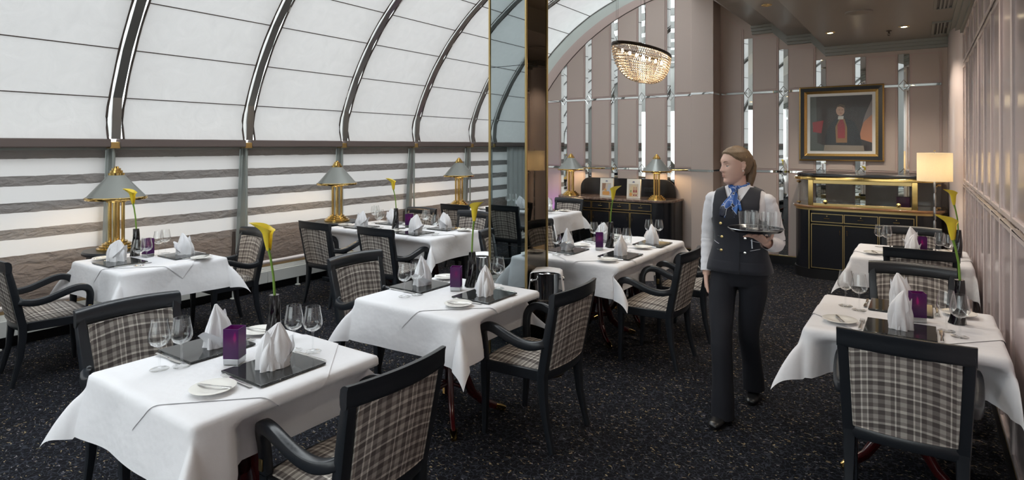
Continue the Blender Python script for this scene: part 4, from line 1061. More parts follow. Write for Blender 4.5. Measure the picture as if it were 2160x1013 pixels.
pm = [pbr('paint_%s' % n, c, .35) for n, c in (('umber', (.035, .024, .022)), ('flesh', (.55, .34, .24)), ('crimson', (.30, .022, .03)), ('coat', (.012, .012, .014)), ('sunset', (.48, .20, .10)), ('stone', (.24, .20, .16)), ('hair', (.10, .07, .05)), ('linen', (.65, .62, .56)), ('moss', (.07, .08, .07)), ('brocade', (.26, .13, .05)), ('cloud', (.22, .18, .17)))]
b = MB(); w, h = W-.135, H-.135
def pt(pts, m, l): art(b, pts, -.0125-l*.0004, m)
pt([(-w, -h), (w, -h), (w, h), (-w, h)], 0, 0)
pt([(w*.58, -h*.55), (w, -h*.7), (w, h*.45), (w*.85, h*.2), (w*.72, 0)], 4, 1)
pt([(w*.70, h*.0), (w, h*.3), (w, h*.85), (w*.8, h*.35)], 10, 2)
pt([(-w, -h), (-w*.75, -h), (-w*.8, h), (-w, h)], 8, 1); pt([(-w*.9, -h*.3), (-w*.62, -h*.35), (-w*.55, h*.12), (-w*.92, h*.06)], 2, 2)
# an anonymous seated figure
pt([(-.16, -h), (-.19, -.20), (-.14, -.03), (-.06, .06), (.06, .07), (.16, .02), (.23, -.14), (.26, -h)], 3, 3)
pt([(-.05, -.26), (-.06, -.05), (-.01, .07), (.05, .06), (.08, -.06), (.08, -.26)], 9, 4)
pt([(-.03, -.20), (-.035, -.02), (.0, .05), (.03, .05), (.055, -.03), (.055, -.20)], 2, 5)
pt([(-.03, .055), (.035, .055), (.04, .10), (-.025, .10)], 7, 6)
pt(ell(.0, .175, .052, .072, 24), 1, 7)
pt([(-.05, .19), (-.045, .235), (0, .262), (.05, .245), (.062, .19), (.048, .15), (.043, .205), (0, .228), (-.036, .222)], 6, 8)
pt([(-.02, .178), (-.004, .178), (-.004, .184), (-.02, .184)], 6, 9); pt([(.014, .178), (.03, .178), (.03, .184), (.014, .184)], 6, 9); pt([(-.008, .136), (.02, .136), (.018, .141), (-.006, .141)], 2, 9)
pt([(-.20, -h), (.28, -h), (.27, -.30), (-.19, -.29)], 5, 8)
pt([(-w, -h), (-.20, -h), (-.19, -.30), (-w, -.22)], 8, 3)
b.build('canvas', pm, t, smooth=0, fix=False)
MB().box(-w-.01, w+.01, -.0215, -.0205, -h-.01, h+.01)  .build('glazing', thin_glass('picture_glass', ior=1.12), t, smooth=0)

# ================================================================== FLOOR LAMP
t = thing('floor_lamp', 'lit floor lamp with cream drum shade at the right wall', 'lamp', (.11, 7.78, 0))
MB().lathe([(.0005, 0), (.13, 0), (.13, .012), (.02, .022), (.0005, .022)], 32).build('base', M_DARKMETAL, t)
b = MB()
for k in range(9): z0 = .02+k*.145; b.lathe([(.008, z0), (.012, z0+.01), (.012, z0+.125), (.008, z0+.14)], 12)
b.tube([(0, 0, .02), (0, 0, 1.62)], .006, 8); b.build('pole', M_STEEL, t)
b = MB(); b.lathe([(.158, 1.305), (.158, 1.605), (.156, 1.605), (.156, 1.305)], 40, cap=False); b.build('lamp_shade', M_SHADEW, t, 60)
b = MB()
for q in range(3): a = q*2.094; b.tube([(0, 0, 1.59), (.156*math.cos(a), .156*math.sin(a), 1.59)], .002, 5)
b.lathe([(.0005, 1.62), (.009, 1.622), (.009, 1.632), (.0005, 1.634)], 10); b.build('shade_holder', M_BRASS2, t)
MB().sphere((0, 0, 1.45), .03, 12, 8).build('bulb', M_BULB, t)
light('floor_lamp_light', 'POINT', (0, 0, 1.45), 9, (1, .80, .52), t, shadow_soft_size=.05)

# ================================================================== CHANDELIER
t = thing('chandelier', 'boat shaped crystal bead chandelier hanging over the long table', 'chandelier', (-2.20, 5.42, 2.585))
A, Bx, DZ = .61, .16, .27
b = MB(); rings = []
n = 48
ringp = [(Bx*math.cos(2*PI*k/n), A*math.sin(2*PI*k/n), 0) for k in range(n+1)]
b.tube(ringp, .011, 6, 1, 1.6); b.tube([(x*.86, y*.9, -.065) for x, y, z in ringp], .004, 5); b.build('rim', M_DARKMETAL, t)
b = MB()
for lv in range(17):
    v = lv/16; s = math.cos(v*PI/2*.93)**.75; z = -.02-DZ*math.sin(v*PI/2)**1.15; m = max(10, int(104*s))
    for k in range(m):
        a = 2*PI*(k+.5*(lv % 2))/m; x, y = Bx*s*math.cos(a), A*s*math.sin(a); r = .0072
        b.add([(x+r, y, z), (x, y+r, z), (x-r, y, z), (x, y-r, z), (x, y, z+r*1.35), (x, y, z-r*1.35)], [(0, 1, 4), (1, 2, 4), (2, 3, 4), (3, 0, 4), (1, 0, 5), (2, 1, 5), (3, 2, 5), (0, 3, 5)])
o = b.build('crystal_beads', M_BEAD, t, smooth=0); o['kind'] = 'stuff'
b = MB()
for k in range(40):
    a = 2*PI*k/40
    pts = []
    for lv in range(11):
        v = lv/10; s = math.cos(v*PI/2*.93)**.75; pts.append((Bx*s*math.cos(a), A*s*math.sin(a), -.02-DZ*math.sin(v*PI/2)**1.15))
    b.tube(pts, .0012, 3)
b.build('bead_strings', M_BEAD, t)
for k in range(7):
    y = -.48+.16*k
    MB().sphere((0, y, -.055), .013, 10, 6, (1, 1, 1.5)).build('bulb', emit('chandelier_bulb', (1, .74, .45), 30) if k == 0 else bpy.data.materials['chandelier_bulb'], t)
light('chandelier_light', 'POINT', (0, -.25, -.09), 15, (1, .78, .5), t, shadow_soft_size=.12)
light('chandelier_light', 'POINT', (0, .25, -.09), 15, (1, .78, .5), t, shadow_soft_size=.12)
b = MB()
for x, y in ((-.12, -.35), (.12, -.35), (-.12, .35), (.12, .35), (0, -.58), (0, .58)): b.tube([(x, y, 0), (x, y, 1.46)], .0012, 4)
b.tube([(0, 0, -.05), (.01, .03, .35), (-.01, .0, .7), (0, 0, 1.46)], .003, 5); b.build('suspension_wire', M_DARKMETAL, t)
MB().lathe([(.0005, 1.43), (.10, 1.43), (.10, 1.47), (.0005, 1.47)], 20).build('ceiling_rose', M_PLASTER, t)
struct(MB().box(-2.86, -2.62, YN, 8.9, 3.98, 4.64).build('trim_90', M_PLASTER, smooth=0))

# ================================================================== WINE COOLERS
def mk_cooler():
    t = thing('wine_cooler', '', 'wine cooler')
    MB().lathe([(.0005, .515), (.082, .515), (.088, .52), (.097, .735), (.101, .745), (.098, .748), (.092, .735), (.083, .525), (.0005, .523)], 32, cap=False).build('bucket', M_CHROME, t, 40)
    b = MB(); b.lathe([(.0005, 0), (.13, 0), (.13, .01), (.025, .03), (.012, .05), (.012, .47)], 24)
    b.tube([(.098*math.cos(2*PI*k/24), .098*math.sin(2*PI*k/24), .55) for k in range(25)], .005, 6)
    for q in range(3): a = q*2.094+.3; b.tube([(0, 0, .46), (.09*math.cos(a), .09*math.sin(a), .48), (.098*math.cos(a), .098*math.sin(a), .55)], .005, 6)
    b.build('stand', M_DARKMETAL, t, 50)
    for s in (-1, 1):
        k = MB().tube([(s*.095, -.012, .69), (s*.115, -.015, .69)], [.008, .008], 10); k.sphere((s*.122, -.016, .69), .016, 12, 8); k.build('knob', M_CHROME, t, 60)
    return t
def service_cloth(x, y, rz, label):
    def fn(u, v):
        # strip laid over the rim, hanging both sides
        s = (u-.5)*.62; w = (v-.5)*.16; R = .10
        if abs(s) < R: px, z = s, .756+.006*math.cos(s*20)
        else:
            e = abs(s)-R; px = math.copysign(R+.012+e*.10, s); z = .752-e*.97
        return (px, w*(1+.1*abs(s))+.004*math.sin(s*30+v*9)+.01*math.sin(v*12)*(abs(s) > R), z+.003*math.sin(v*14))
    b = MB().grid(fn, 40, 14); o = b.build('service_cloth', M_NAPKIN, smooth=70, loc=(x, y, 0), fix=False); o.rotation_euler = (0, 0, rz)
    md = o.modifiers.new('thick', 'SOLIDIFY'); md.thickness = .003
    return tag(o, label, 'cloth', 'white service cloths')
place('cooler', mk_cooler, (-2.30, 3.80, 0), .9, 'chrome wine cooler on a stand right of the mirrored column', 'wine coolers')
service_cloth(-2.30, 3.80, .45, 'white cloth folded over the wine cooler right of the mirrored column')
place('cooler', mk_cooler, (-3.08, 4.06, 0), .3, 'chrome wine cooler on a stand left behind the mirrored column', 'wine coolers')
service_cloth(-3.08, 4.06, .45, 'white cloth over the wine cooler behind the left of the mirrored column')
t = thing('mood_light', 'purple glowing lamp on the floor left of the black sideboard', 'lamp', (-5.35, 8.8, 0))
MB().lathe([(.0005, 0), (.06, 0), (.05, .04), (.03, .08)], 20).build('lamp_body', M_BASEB, t)
MB().lathe([(.0005, .085), (.035, .085), (.0005, .10)], 16, cap=False).build('lens', emit('violet_led', (.55, .12, 1), 8), t)
ml = light('mood_lamp_light', 'SPOT', (0, -.10, .14), 30, (.55, .15, 1), t, shadow_soft_size=.03, spot_size=math.radians(80), spot_blend=.9)
ml.rotation_euler = (math.radians(140), 0, math.radians(-25))

#PERSON_BEGIN
# ================================================================== WAITRESS
SKIN = pbr('skin', (.72, .47, .38), .5, spec=.35); SKIN.node_tree.nodes['Principled BSDF'].inputs['Subsurface Weight'].default_value = .08
SKIN.node_tree.nodes['Principled BSDF'].inputs['Subsurface Radius'].default_value = (.01, .004, .002)
HAIR = pbr('dark_blond_hair', (.185, .122, .07), .5, noise_amt=.35, nscale=60)
NAVY = pbr('navy_wool', (.012, .0135, .022), .8, sheen=.2, bump=.1, bscale=400); SHIRT = pbr('white_shirt_cotton', (.78, .78, .82), .8, bump=.35, bscale=28)
TROU = pbr('dark_navy_trousers', (.0075, .0085, .014), .85, bump=.1, bscale=30); LIP = pbr('lip', (.48, .21, .17), .45); EYEW = pbr('eye_white', (.75, .73, .7), .2)
IRIS = pbr('iris', (.06, .10, .12), .15); BROW = pbr('brow_hair', (.15, .09, .05), .8); LEATHER = pbr('black_leather', (.012, .012, .013), .3)
def mk_scarf():
    m, nt, b = newmat('patterned_scarf'); tc = nt.nodes.new('ShaderNodeTexCoord'); mp = nt.nodes.new('ShaderNodeMapping'); mp.inputs['Rotation'].default_value = (0, .7, .5)
    nt.links.new(tc.outputs['Object'], mp.inputs['Vector']); v = nt.nodes.new('ShaderNodeTexVoronoi'); v.distance = 'CHEBYCHEV'; v.inputs['Scale'].default_value = 17; v.feature = 'F1'
    nt.links.new(mp.outputs[0], v.inputs['Vector']); s = nt.nodes.new('ShaderNodeSeparateColor'); nt.links.new(v.outputs['Color'], s.inputs[0])
    base = ramp(nt, s.outputs[0], [(0, (.012, .015, .035)), (.4, (.025, .10, .36)), (.8, (.05, .16, .48))])
    v2 = nt.nodes.new('ShaderNodeTexVoronoi'); v2.distance = 'CHEBYCHEV'; v2.inputs['Scale'].default_value = 17; v2.feature = 'F2'; nt.links.new(mp.outputs[0], v2.inputs['Vector'])
    ln = mth(nt, 'LESS_THAN', mth(nt, 'SUBTRACT', v2.outputs['Distance'], v.outputs['Distance']), .022)
    nt.links.new(mixc(nt, ln, base, (.65, .68, .72)), b.inputs['Base Color']); b.inputs['Roughness'].default_value = .4; return m
SCARF = mk_scarf()
W = thing('person', 'waitress in navy waistcoat, white shirt and blue scarf carrying a tray of glasses', 'person', (-.96, 3.95, 0))
def itp(tab, z):
    tab = sorted(tab)
    if z <= tab[0][0]: return tab[0][1]
    for (a, fa), (b_, fb) in zip(tab, tab[1:]):
        if z <= b_: return lerp(fa, fb, sstep((z-a)/(b_-a))*.35+.65*(z-a)/(b_-a))
    return tab[-1][1]
HW = [(-.124, .004), (-.118, .022), (-.10, .040), (-.075, .053), (-.04, .064), (0, .071), (.04, .073), (.075, .062), (.098, .042), (.108, .026), (.113, .004)]
HF = [(-.124, .045), (-.118, .066), (-.10, .080), (-.075, .082), (-.04, .085), (0, .086), (.04, .088), (.075, .070), (.098, .044), (.108, .024), (.113, .003)]
HB = [(-.124, -.040), (-.118, -.030), (-.10, -.012), (-.075, .028), (-.04, .072), (0, .094), (.04, .100), (.075, .082), (.098, .054), (.108, .032), (.113, .004)]
def g(x, s): return math.exp(-.5*(x/s)**2)
def head_pt(a, z, off=0.0):
    """a = 0 faces front (-y), positive towards her left"""
    w = itp(HW, z)+off*(1 if z < .1 else .4); f = itp(HF, z)+off*(1 if z < .1 else .4); bk = itp(HB, z)+off*(1 if z < .1 else .4)
    c, s = math.cos(a), math.sin(a); e = .92
    x = w*math.copysign(abs(s)**e, s); y = -(f if c > 0 else bk)*math.copysign(abs(c)**(e if c > 0 else 1), c)
    if off <= 0 and c > 0:
        ax = abs(x); d = 0
        if -.045 < z < .03: d += .022*g(x, .0085+.004*sstep((.0-z)/.03))*(sstep((.026-z)/.052) if z > -.026 else sstep((z+.042)/.016))
        d += .006*g(ax-.010, .006)*g(z+.031, .006)
        d += .0045*g(ax-.028, .016)*g(z-.024, .008) - .0095*g(ax-.030, .012)*g(z-.006, .010) + .004*g(ax-.036, .016)*g(z+.028, .016)
        d += .0065*g(x, .017)*(g(z+.0555, .0042)+g(z+.0655, .0045)) - .004*g(x, .02)*g(z+.0605, .002) - .004*g(x, .02)*g(z+.077, .006) + .006*g(x, .017)*g(z+.100, .012)
        d += .003*g(x, .004)*0
        y -= d*sstep(c/.3)
    return Vector((x, y, z))
HM = Matrix.Translation((-.023, -.002, 1.556)) @ Matrix.Rotation(math.radians(-45), 4, 'Z') @ Matrix.Rotation(math.radians(4), 4, 'X')
def loft_body(tab, n=40, dx=0.0, ex=.85, grow=0.0):
    rings = []
    for (z, hw, hf, hb, cx, cy) in tab:
        r = []
        for j in range(n):
            a = 2*PI*j/n; c, s = math.cos(a), math.sin(a)
            r.append(Vector((cx+(hw+grow)*math.copysign(abs(c)**ex, c), cy+((hb if s > 0 else hf)+grow)*math.copysign(abs(s)**ex, s), z)))
        rings.append(r)
    return rings
def dens(tab, k=5):
    out = []
    for i in range(len(tab)-1):
        p0, p1, p2, p3 = tab[max(i-1, 0)], tab[i], tab[i+1], tab[min(i+2, len(tab)-1)]
        for q in range(k):
            u = q/k; out.append(tuple(.5*((2*p1[c])+(-p0[c]+p2[c])*u+(2*p0[c]-5*p1[c]+4*p2[c]-p3[c])*u*u+(-p0[c]+3*p1[c]-3*p2[c]+p3[c])*u**3) for c in range(len(p1))))
    return out+[tab[-1]]
TORSO = [(.905, .178, .115, .125, .0, 0), (.95, .172, .112, .122, 0, 0), (1.02, .152, .100, .105, 0, 0), (1.09, .136, .093, .092, 0, 0), (1.16, .142, .104, .092, 0, 0), (1.235, .156, .126, .098, .0, 0), (1.30, .163, .112, .102, 0, 0),
         (1.35, .166, .085, .098, 0, .005), (1.385, .148, .066, .085, 0, .010), (1.408, .105, .056, .066, 0, .012), (1.425, .066, .050, .056, -.004, .012)]
b = MB()
nz, na = 64, 72; rings = []
for i in range(nz+1):
    z = lerp(-.1235, .1125, i/nz); rings.append([HM @ head_pt(2*PI*j/na, z) for j in range(na)])
b.loft(rings)
for s in (-1, 1):   # ears
    ring = []
    for k in range(9):
        v = k/8*PI; ring.append([HM @ Vector((s*(.066+.010*math.sin(v)+.006*(k/8)), .012+.017*math.cos(q*PI/5)*math.sin(v)**.5*(.7+.3*math.cos(v))+.004*math.cos(v), -.004+.031*math.cos(v)+.004*math.sin(q*PI/5)*math.sin(v))) for q in range(10)])
    b.sphere((0, 0, 0), 1, 14, 10) if False else None
    pts = [HM @ Vector((s*.070, .004, -.026)), HM @ Vector((s*.076, .014, -.020)), HM @ Vector((s*.080, .022, .0)), HM @ Vector((s*.080, .020, .020)), HM @ Vector((s*.076, .010, .028)), HM @ Vector((s*.071, .002, .018))]
    b.tube(pts, [.007, .0065, .006, .006, .006, .005], 8); b.tube([HM @ Vector((s*.068, .010, -.018)), HM @ Vector((s*.073, .014, .0)), HM @ Vector((s*.070, .012, .018))], [.006, .010, .008], 8)
b.tube([(-.004, .020, 1.36), (-.008, .016, 1.42), (-.014, .012, 1.50)], [.062, .050, .048], 24)
b.loft(loft_body(dens(TORSO, 3), 36, grow=-.012))
def hand(b, wrist, d, nrm, side, curls, spread=.0, thumb=(.7, .3), sc=1.0, bend=0.0):
    """palm from the wrist along d; nrm = palm side; side = towards the thumb"""
    d = Vector(d).normalized(); side = (Vector(side) - d*Vector(side).dot(d)).normalized(); nrm = d.cross(side); nrm = nrm if nrm.dot(Vector(curls[-1])) > 0 else -nrm
    w = Vector(wrist); K = w+d*.078*sc
    rings = []
    for t, hw, hh in ((-.02, .024, .018), (.0, .026, .018), (.03, .034, .0155), (.06, .039, .013), (.082, .037, .0105)):
        c = w+d*t*sc; rings.append([c+side*(hw*sc*math.cos(2*PI*j/20))+nrm*(hh*sc*math.sin(2*PI*j/20)) for j in range(20)])
    b.loft(rings)
    L = (.040, .046, .043, .034)
    for q in range(4):
        o = (1.5-q)/1.5; base = K-d*.010+side*(.0285*o*sc); dr = (d+side*(spread*o)).normalized(); ang = 0; p = base; pts = [p]
        for k in range(3):
            ang += curls[q]*(.7, 1.0, .8)[k]; v = dr*math.cos(ang)+nrm*math.sin(ang); p = p+v*(L[q]*(1, .62, .48)[k]*sc); pts.append(p)
        b.tube(pts, [.0092*sc, .0086*sc, .0078*sc, .0060*sc], 10)
        b.sphere(pts[-1], .0060*sc, 8, 6)
    tb = w+d*.018*sc+side*.022*sc; t1 = tb+(d*thumb[0]+side*(1-thumb[0]*.5)+nrm*thumb[1]*.5).normalized()*.040*sc
    t2 = t1+(d*(thumb[0]+.35)+side*(.55)+nrm*thumb[1]).normalized()*.033*sc; t3 = t2+(d*(thumb[0]+.5)+side*.35+nrm*thumb[1]).normalized()*.025*sc
    b.tube([tb-d*.01, t1, t2, t3], [.013*sc, .0115*sc, .0095*sc, .0072*sc], 10); b.sphere(t3, .0072*sc, 8, 6)
# her right arm hangs (left in the picture)
RA = [(-.163, .012, 1.345), (-.186, .020, 1.25), (-.202, .030, 1.10), (-.203, .020, 1.04), (-.200, -.010, .95), (-.194, -.040, .872)]
b.tube(RA+[(-.193, -.045, .845)], [.045, .038, .034, .034, .030, .026, .024], 16)
hand(b, (-.193, -.047, .842), (.03, -.12, -1), (1, 0, 0), (.25, -1, 0), [.42, .50, .58, .66, (1, 0, 0)], .05, (.9, .25), .94)
# her left arm carries the tray
LA = [(.163, .012, 1.345), (.190, .025, 1.25), (.212, .045, 1.12), (.212, .035, 1.075), (.205, -.04, 1.075), (.190, -.125, 1.098)]
b.tube(LA+[(.184, -.150, 1.108)], [.045, .038, .034, .036, .032, .027, .024], 16)
hand(b, (.182, -.152, 1.110), (-.38, -.86, .50), (0, 0, 1), (1, -.15, .1), [-.30, -.26, -.22, -.24, (0, 0, 1)], .35, (.25, .25), 1.0)
# hips and legs inside the trousers
LEGR = [(-.085, 0, .93), (-.088, -.06, .75), (-.060, -.185, .50), (-.045, -.215, .28), (-.040, -.235, .085)]
LEGL = [(.085, .01, .93), (.082, .01, .75), (.050, .035, .50), (.042, .150, .28), (.040, .235, .12)]
for Lg in (LEGR, LEGL): b.tube([(Lg[0][0]*.8, 0, .96)]+Lg[1:], [.075, .068, .050, .044, .034], 16)
b.loft(loft_body([(.86, .13, .09, .1, 0, 0), (.92, .15, .10, .11, 0, 0), (1.0, .13, .09, .09, 0, 0)], 30))
body = b.build('body', SKIN, W, 0)
rm = body.modifiers.new('union', 'REMESH'); rm.mode = 'VOXEL'; rm.voxel_size = .0032; rm.use_smooth_shade = True
sm = body.modifiers.new('soft', 'SMOOTH'); sm.factor = .5; sm.iterations = 2
# face details
for s in (-1, 1):
    c = head_pt(.36*s, .005); c = Vector((s*.0305, c.y+.0085, .0045))
    e = MB().sphere(HM @ c, .0115, 16, 12).build('eye', EYEW, W, 60)
    ic = HM @ (c+Vector((-.0015, -.0098, -.002))); ib = MB().sphere(ic, .0048, 12, 8); ib.build('iris', IRIS, e, 60)
    lid = MB()
    def lf(u, v): a = lerp(-1.25, 1.25, u); h = lerp(.05, 1.3, v); return HM @ (c+Vector((.0124*math.sin(a)*math.cos(h), -.0124*math.cos(a)*math.cos(h), .0124*math.sin(h))))
    lid.grid(lf, 12, 6); lid.build('eyelid', SKIN, W, 60, fix=False)
    lb = MB().tube([HM @ (c+Vector((.0128*math.sin(a), -.0128*math.cos(a), .0008))) for a in (-1.1, -.6, 0, .6, 1.1)], .0009, 5); lb.build('eyelashes', BROW, W)
    pts = []
    for k in range(7):
        aa = s*lerp(.17, .62, k/6); pts.append(HM @ (head_pt(aa, .0265+.005*math.sin(k/6*PI*.8))+Vector((0, -.0012, 0))))
    MB().tube(pts, [.0012, .0022, .0026, .0024, .0020, .0015, .0008], 6).build('eyebrow', BROW, W)
    er = MB().sphere(HM @ Vector((s*.079, .004, -.033)), .0048, 10, 8); er.build('earring', pbr('pearl', (.85, .83, .78), .15) if s < 0 else bpy.data.materials['pearl'], W, 60)
b = MB()
for zz, t0, hh in ((-.0555, .0, .0036), (-.0645, .0, .0042)):
    pts = []
    for k in range(9):
        u = k/8*2-1; a = u*.27; p = head_pt(a, zz+(.0022*(1-u*u) if zz > -.06 else -.001*(1-u*u))-.0*u); pts.append(HM @ (p+Vector((0, -.0006, 0))))
    b.tube(pts, [.0004, .0012, .0018, .0022, .0022, .0022, .0018, .0012, .0004], 8, 1, 1.0)
b.build('lips', LIP, W, 60)
# hair: cap, ponytail
def hl(a):
    a = abs(math.degrees(a)); return itp([(0, .078), (30, .074), (48, .064), (60, .052), (72, .040), (84, .031), (96, .012), (106, -.030), (125, -.062), (180, -.068)], a)
na, nz = 140, 46; rows = []; strands = random.Random(5)
for j in range(na+1):
    a = -PI+2*PI*j/na; z0 = hl(a); row = []
    for i in range(nz+1):
        v = i/nz; z = lerp(z0, .1128, v); th = .002+.0095*sstep(v/.18)+.004*sstep((abs(a)-1.6)/1.2)
        st = (.0009*math.sin(a*61+v*25+3*math.sin(v*4))+.0007*math.sin(a*113-v*40))*(1-sstep((v-.5)/.35))
        p = head_pt(a, z, .0001); q = Vector((p.x, p.y, p.z-.0)); nn = Vector((q.x, q.y, q.z*1.0)).normalized(); row.append(HM @ (q+nn*(th+st*sstep(v/.1))))
    rows.append(row)
b = MB(); b.add([p for r in rows for p in r], [(j*(nz+1)+i, (j+1)*(nz+1)+i, (j+1)*(nz+1)+i+1, j*(nz+1)+i+1) for j in range(na) for i in range(nz)])
crown = HM @ Vector((0, .004, .1235)); base = len(b.v)
b.add([crown]+[rows[j][-1] for j in range(na+1)], [(0, j+1, j+2) for j in range(na)])
hr = b.build('hair', HAIR, W, 70, fix=True); md = hr.modifiers.new('t', 'SOLIDIFY'); md.thickness = .006; md.offset = -1
b = MB(); rings = []
path = [Vector(p) for p in ((0, .090, .025), (0, .108, .015), (.0, .112, -.015), (0, .106, -.055), (0, .096, -.10), (0, .088, -.14), (0, .082, -.175))]
rr = [.020, .026, .029, .029, .025, .018, .004]
for k in range(len(path)):
    ring = []
    t_ = (path[min(k+1, len(path)-1)]-path[max(k-1, 0)]).normalized(); sx = Vector((1, 0, 0)); sy = sx.cross(t_).normalized()
    for j in range(48):
        th = 2*PI*j/48; r_ = rr[k]*(1+.10*math.sin(9*th+k)+.05*math.sin(17*th)); ring.append(HM @ (path[k]+sx*r_*math.cos(th)*1.15+sy*r_*math.sin(th)))
    rings.append(ring)
b.loft(rings); b.build('ponytail', HAIR, W, 70)
MB().tube([HM @ Vector((.074, .030, .030)), HM @ Vector((.080, .034, .055))], .0018, 6).build('hair_pin', M_BRASS2, W)
# shirt
def torso_cloth(name, mat, grow, keep, n=96, k=9, z0=.905, z1=1.43, thick=.003, extra=0.0):
    tab = [t_ for t_ in dens(TORSO, k) if z0 <= t_[0] <= z1]; rings = loft_body(tab, n, grow=grow); b = MB(); m = len(rings)
    vs = [p for r in rings for p in r]; fs = []
    for i in range(m-1):
        for j in range(n):
            f = (i*n+j, i*n+(j+1) % n, (i+1)*n+(j+1) % n, (i+1)*n+j); c = sum((vs[q] for q in f), Vector())/4
            if keep(c): fs.append(f)
    b.add(vs, fs); me = b.mesh(name, mat, 60); bm = bmesh.new(); bm.from_mesh(me); bmesh.ops.delete(bm, geom=[v for v in bm.verts if not v.link_faces], context='VERTS')
    bm.verts.ensure_lookup_table()
    zs = [v.co.z for v in bm.verts]; lo, hi = min(zs)+.002, max(zs)-.002
    for _ in range(14):
        mv = {}
        for v in bm.verts:
            nb = [e.other_vert(v) for e in v.link_edges if e.is_boundary]
            if len(nb) == 2 and lo < v.co.z < hi: mv[v] = v.co*.4+(nb[0].co+nb[1].co)*.3
        for v, c in mv.items(): v.co = c
    bm.to_mesh(me); bm.free()
    o = bpy.data.objects.new(name, me); C.objects.link(o); o.parent = W; md = o.modifiers.new('thick', 'SOLIDIFY'); md.thickness = thick; md.offset = 1; return o
def wr(pts, rad, amp, n=28, k=9, fr=60.):
    """sleeve with soft creases"""
    P = [Vector(p) for p in pts]; out = []; R = []
    for i in range(len(P)-1):
        p0, p1, p2, p3 = P[max(i-1, 0)], P[i], P[i+1], P[min(i+2, len(P)-1)]
        for q in range(k):
            u = q/k; out.append(.5*((2*p1)+(-p0+p2)*u+(2*p0-5*p1+4*p2-p3)*u*u+(-p0+3*p1-3*p2+p3)*u**3)); R.append(lerp(rad[i], rad[i+1], u))
    out.append(P[-1]); R.append(rad[-1]); R = [r+amp*math.sin(i*1.35)*(.6+.4*math.sin(i*.53)) for i, r in enumerate(R)]
    return out, R
torso_cloth('shirt', SHIRT, .002, lambda c: not (c.y < 0 and abs(c.x+.006) < (c.z-1.335)*.62), k=12)
for pts, rad, nm in ((RA, [.049, .048, .045, .043, .038, .036], 'sleeve'), (LA, [.049, .050, .049, .051, .044, .040], 'sleeve')):
    P, R = wr(pts, rad, .0022); b = MB(); b.tube(P, R, 28, cap=False); b.sphere(P[0]+Vector((0, 0, -.004)), R[0]*1.0, 20, 14, (1, 1, .85))
    o = b.build(nm, SHIRT, W, 60)
    d = (P[-1]-P[-3]).normalized(); MB().tube([P[-1]-d*.045, P[-1]-d*.02, P[-1]+d*.005], [R[-1]*1.02, R[-1]*1.04, R[-1]*1.02], 28, cap=False).build('cuff', SHIRT, o, 60)
for s in (-1, 1):   # collar wings
    b = MB()
    def cf(u, v, s=s):
        a = lerp(.12, 2.6, u)*s; r = .064+.012*v+.016*v*sstep(1-u*1.4); z = 1.436-.040*v*(1+.55*sstep(1-u*1.8))-.012*sstep(1-u*1.3)
        return Vector((-.004+r*math.sin(a)*(1+.15*v), .014-(r)*math.cos(a)*.95-.004*v, z))
    b.grid(cf, 24, 6); o = b.build('collar', SHIRT, W, 60, fix=False); md = o.modifiers.new('t', 'SOLIDIFY'); md.thickness = .002
# waistcoat
vest = torso_cloth('waistcoat', NAVY, .012, lambda c: not (c.y < 0.01 and abs(c.x+.004) < (c.z-1.262)*.50) and not (abs(c.x) > .138-.10*max(0, c.z-1.36) and c.z > 1.215+.9*max(0, .152-abs(c.x))) and c.z < 1.418, n=160, k=14, thick=.004)
b = MB()   # flared hem below the waist
rings = loft_body([(.985, .167, .110, .112, 0, 0), (.95, .180, .121, .126, 0, 0), (.915, .189, .128, .136, 0, 0), (.890, .194, .132, .141, 0, 0)], 64, grow=.009); b.loft(rings, False)
o = b.build('waistcoat_hem', NAVY, W, 60); o.modifiers.new('t', 'SOLIDIFY').thickness = .004
MB().tube([(.03, -.128, 1.20), (.034, -.118, 1.10), (.034, -.130, .98), (.034, -.146, .895)], .0015, 5).build('waistcoat_seam', M_BASEB, W)
def front_y(x, z):
    tab = dens(TORSO, 6); hw = itp([(t_[0], t_[1]) for t_ in tab], z)+.014; hf = itp([(t_[0], t_[2]) for t_ in tab], z)+.018; c = min(1, abs(x)/hw); return -hf*max(0, (1-c**(2/.85)))**(.85/2)
for k, (x, z) in enumerate(((-.082, 1.195), (-.080, 1.108), (-.082, 1.025), (.062, 1.108), (.062, 1.020))):
    y = front_y(x, z)-.003; o = MB().lathe([(.0005, -.003), (.008, -.003), (.0085, .001), (.0005, .002)], 16, M=Matrix.Translation((x, y, z)) @ Matrix.Rotation(PI/2, 4, 'X')).build('button', M_BRASS2 if k < 3 else M_SILVER, W, 40)
    if k != 0: MB().tube([(x-.03, front_y(x-.03, z)-.001, z+.002), (x, front_y(x, z)-.001, z)], .0022, 5).build('button_tab', M_BLACKWOOD, o)
for (xa, za, xb, zb) in ((-.138, 1.075, -.10, 1.062), (.09, 1.098, .135, 1.085), (.09, 1.035, .14, 1.045)):
    MB().tube([(lerp(xa, xb, q/4), front_y(lerp(xa, xb, q/4), lerp(za, zb, q/4))-.002, lerp(za, zb, q/4)) for q in range(5)], .0014, 5).build('pocket_piping', SHIRT, W)
MB().tube([(.098, front_y(.098, 1.09)-.006, 1.105), (.101, front_y(.101, 1.06)-.006, 1.05)], .0035, 8).build('pen', pbr('pen_white', (.75, .78, .85), .3), W, 60)
